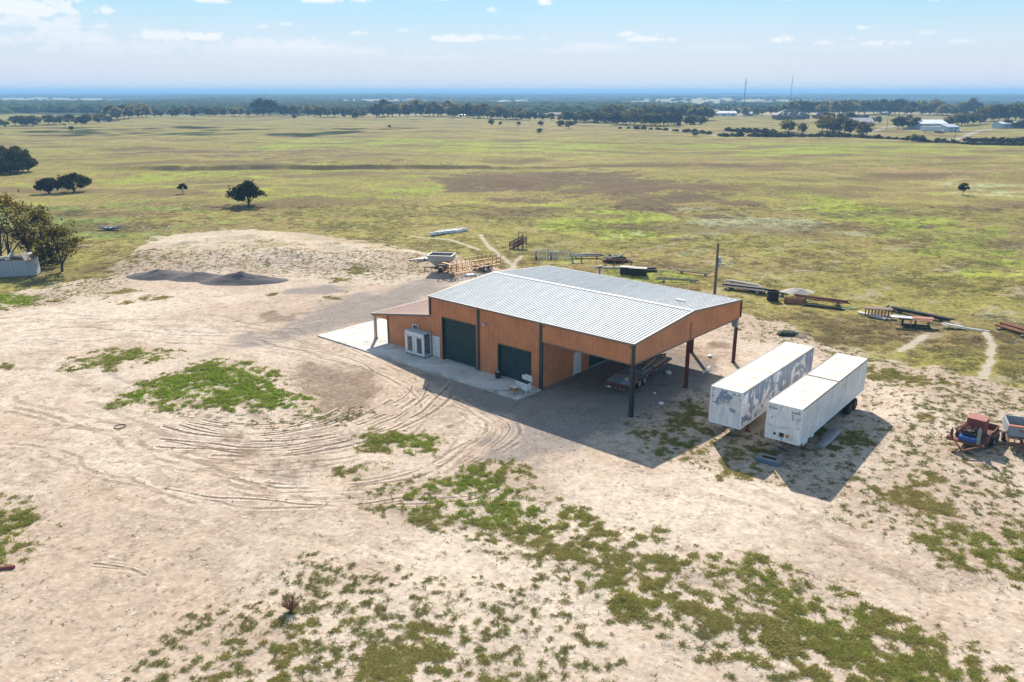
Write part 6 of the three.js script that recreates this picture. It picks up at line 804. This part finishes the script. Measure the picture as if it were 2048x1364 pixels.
  shed('far_right_shed', 'long pale blue shed with white roof at the right edge', 'shed', 2008, 2056, 257, 8, 2.6, paleBlue, tinW, { depth: 12, doors: 1, windows: 3 });
  shed('red_roof_shed', 'long white shed with bright red roof among the centre trees', 'shed', 1034, 1086, 232.5, 3.5, 3.2, wWhite, redR, { depth: 10, doors: 3 });
  shed('brown_house', 'brown roofed house right of the red roofed shed', 'house', 1098, 1122, 232, 3.5, 3.6, worn([.3, .24, .2], .8), brownR, { depth: 10, doors: 1, windows: 3 });
  shed('grey_roof_shed', 'long grey roofed shed above the lane bend', 'shed', 1146, 1184, 231, 3, 2.8, worn([.45, .42, .38], .7), worn([.36, .34, .36], .7), { depth: 10, doors: 2 });
  shed('white_cottage', 'small white cottage hidden in the centre grove', 'house', 894, 905, 231, 4, 2.5, wWhite, tinW, { depth: 7, doors: 1, windows: 2 }); shed('grey_cottage', 'grey roofed house among the centre trees', 'house', 940, 964, 233, 4, 4, worn([.5, .47, .45], .7), worn([.28, .27, .29], .7), { depth: 9, doors: 1, windows: 3 }); shed('pale_shed', 'low pale shed left of the grey roofed house', 'shed', 918, 932, 233, 3, 2, wWhite, tinW, { depth: 7, doors: 1 });
  shed('grove_house', 'white house half hidden in the grove right of the barn', 'house', 1942, 1962, 231, 4, 3, wWhite, worn([.4, .43, .48], .6), { depth: 9, doors: 1, windows: 3 }); shed('grove_shed', 'low white shed in the far right grove', 'shed', 1968, 1990, 236, 2.6, 2, wWhite, tinW, { depth: 8, doors: 2 }); shed('low_white_shed', 'low white shed behind the tan roofed house', 'shed', 1764, 1778, 230, 3, 1.6, wWhite, tinW, { depth: 8, doors: 1 });
  // vehicles by the barn
  function car(name, label, px, py, lenM, body, turn, pickup, group) { const [x, z] = plan(px, py), g = thing(name, label, pickup ? 'pickup' : 'car', onG(x, z), turn, group), l = lenM / 2; part('body', prism(pickup ? [[-l, .45], [l, .45], [l, 1.0], [l * .45, 1.08], [l * .2, 1.75], [-l * .2, 1.78], [-l * .3, 1.1], [-l, 1.1]] : [[-l, .4], [l, .4], [l, .85], [l * .55, .98], [l * .2, 1.5], [-l * .5, 1.5], [-l * .9, 1.0], [-l, .9]], 1.7, .05), body, g); part('window', prism([[l * .4, 1.1], [l * .2, 1.6], [-l * .15, 1.62], [-l * .15, 1.12]].map(([a, b]) => [a, pickup ? b : b - .14]), 1.84), std([.015, .018, .02], .1), g); for (const a of [-.62, .62]) for (const s of [-1, 1]) wheel(g, a * l, .36, s * .82, .36, .22, M.galv, 'z'); part('headlight', [bx(l - .0, .8, .6, .12, .14, .25), bx(l - .0, .8, -.6, .12, .14, .25)], M.white, g); return g; }
  car('pickup_truck', 'white pickup parked before the metal barn', 1887, 264, 5.6, wWhite, .3, true); car('red_car', 'dark red car in front of the white pickup', 1880.5, 266, 4.4, worn([.14, .03, .03], .4), -1.2, false); car('white_car', 'white car parked alone right of the barn annex', 1919, 264, 4.4, wWhite, -1.3, false); car('pickup_truck', 'white pickup backed up to the barn annex doors', 1897, 263, 5.4, worn([.6, .64, .7], .5), .1, true);
  car('parked_car', 'white car parked among the centre houses', 958, 236, 4.4, wWhite, .2, false); car('parked_car', 'pale van parked left of the grey roofed house', 985, 235, 4.8, wWhite, 1.0, true); car('parked_car', 'white car under the trees left of the barn', 1812, 258.5, 4.6, wWhite, .1, false);
  { const [x, z] = plan(1861, 264), g = thing('white_semi_trailer', 'white semi trailer parked in front of the metal barn', 'trailer', onG(x, z), .04); part('box', bx(0, 2.55, 0, 12.4, 2.7, 2.5), wWhite, g); part('frame', bx(0, 1.05, 0, 11.5, .25, 1.0), M.darkSteel, g); for (const a of [3.6, 4.9]) for (const s of [-1, 1]) wheel(g, a, .5, s * 1.05, .5, .3, M.galv, 'z'); for (const s of [-1, 1]) part('landing_leg', bx(-3.6, .6, s * .8, .16, 1.2, .16), M.darkSteel, g); }
  // poles and masts
  const pole = (px, py, hpx, label, group) => { const [x, z] = plan(px, py), h = hpx * scaleAt(px, py), g = thing('power_pole', label, 'pole', onG(x, z), .2, group); part('pole', rod([0, 0, 0], [0, h, 0], .2, .14, 8), M.greyWood, g); part('cross_arm', bx(0, h - .6, 0, 2.4, .16, .14), M.greyWood, g); for (const s of [-1, 0, 1]) part('insulator', rod([s * 1.05, h - .5, 0], [s * 1.05, h - .2, 0], .06), M.galv, g); };
  pole(1909, 281, 25, 'power pole beside the farm track at the right'); pole(1773, 259, 32, 'tall power pole right of the tan roofed house'); pole(1425, 239, 10, 'short power pole at the left end of the white shed meadow'); pole(1457, 236, 9, 'short power pole below the white shed'); pole(902, 238, 10, 'power pole at the lane before the centre grove');
  function mast(label, px, py, top, wide, step) { const [x, z] = plan(px, py), h = (py - top) * scaleAt(px, py), g = thing('radio_mast', label, 'mast', onG(x, z), .5), q = [], n = Math.round(h / step); for (const [a, b] of [[-1, -1], [1, -1], [0, 1]]) part('leg', beam([a * wide, 0, b * wide], [a * wide * .55, h * .97, b * wide * .55], wide * .22), M.darkSteel, g); for (let k = 0; k < n; k++) { const w = wide * mix(1, .55, k / n), y0 = k * h * .97 / n, y1 = (k + 1) * h * .97 / n; q.push(beam([-w, y0, -w], [w, y1, -w], wide * .12), beam([w, y0, -w], [0, y1, w], wide * .12), beam([0, y0, w], [-w, y1, -w], wide * .12)); } part('lattice', q, M.darkSteel, g); part('antenna', [rod([0, h * .96, 0], [0, h * 1.02, 0], wide * .15), bx(wide * 1.4, h * .86, 0, wide * 1.2, h * .05, wide * .8)], M.galv, g); return g; }
  mast('tall dark radio mast right of centre on the horizon', 1486, 233, 164.5, .55, 2.2); mast('thin radio mast right of the tall dark one', 1578, 231, 159, .32, 2.4);
  // a cumulus above the picture whose shadow lies on the far left pasture
  { const parts = [], r = rng(61); for (let k = 0; k < 80; k++) { const a = r() * 6.283, q = Math.sqrt(r()), s = 4 + 8 * r() * r(), g = new THREE.IcosahedronGeometry(s, 2), p = g.attributes.position; for (let i = 0; i < p.count; i++) { const x = p.getX(i), y = p.getY(i), z = p.getZ(i), f = .75 + .5 * look(TE, x * .006 + k * .31, z * .006 + y * .005); p.setXYZ(i, x * f * 1.3, y * f * .6, z * f); } g.computeVertexNormals(); parts.push(g.translate(Math.cos(a) * q * 200, (1 - q) * 14 * r(), Math.sin(a) * q * 62)); } const [gx, gz] = plan(235, 263), H = 430, o = part('cloud', parts, std([.85, .85, .86], 1), scene); o.position.set(gx - SUN.x / SUN.y * -H, H, gz + SUN.z / SUN.y * H); o.rotation.y = .12; tag(o, 'small white cumulus cloud above the far left pasture', 'cloud'); }
}
scene.traverse((o) => { if (o.isMesh) { o.castShadow = true; o.receiveShadow = true; } });
renderer.render(scene, camera);
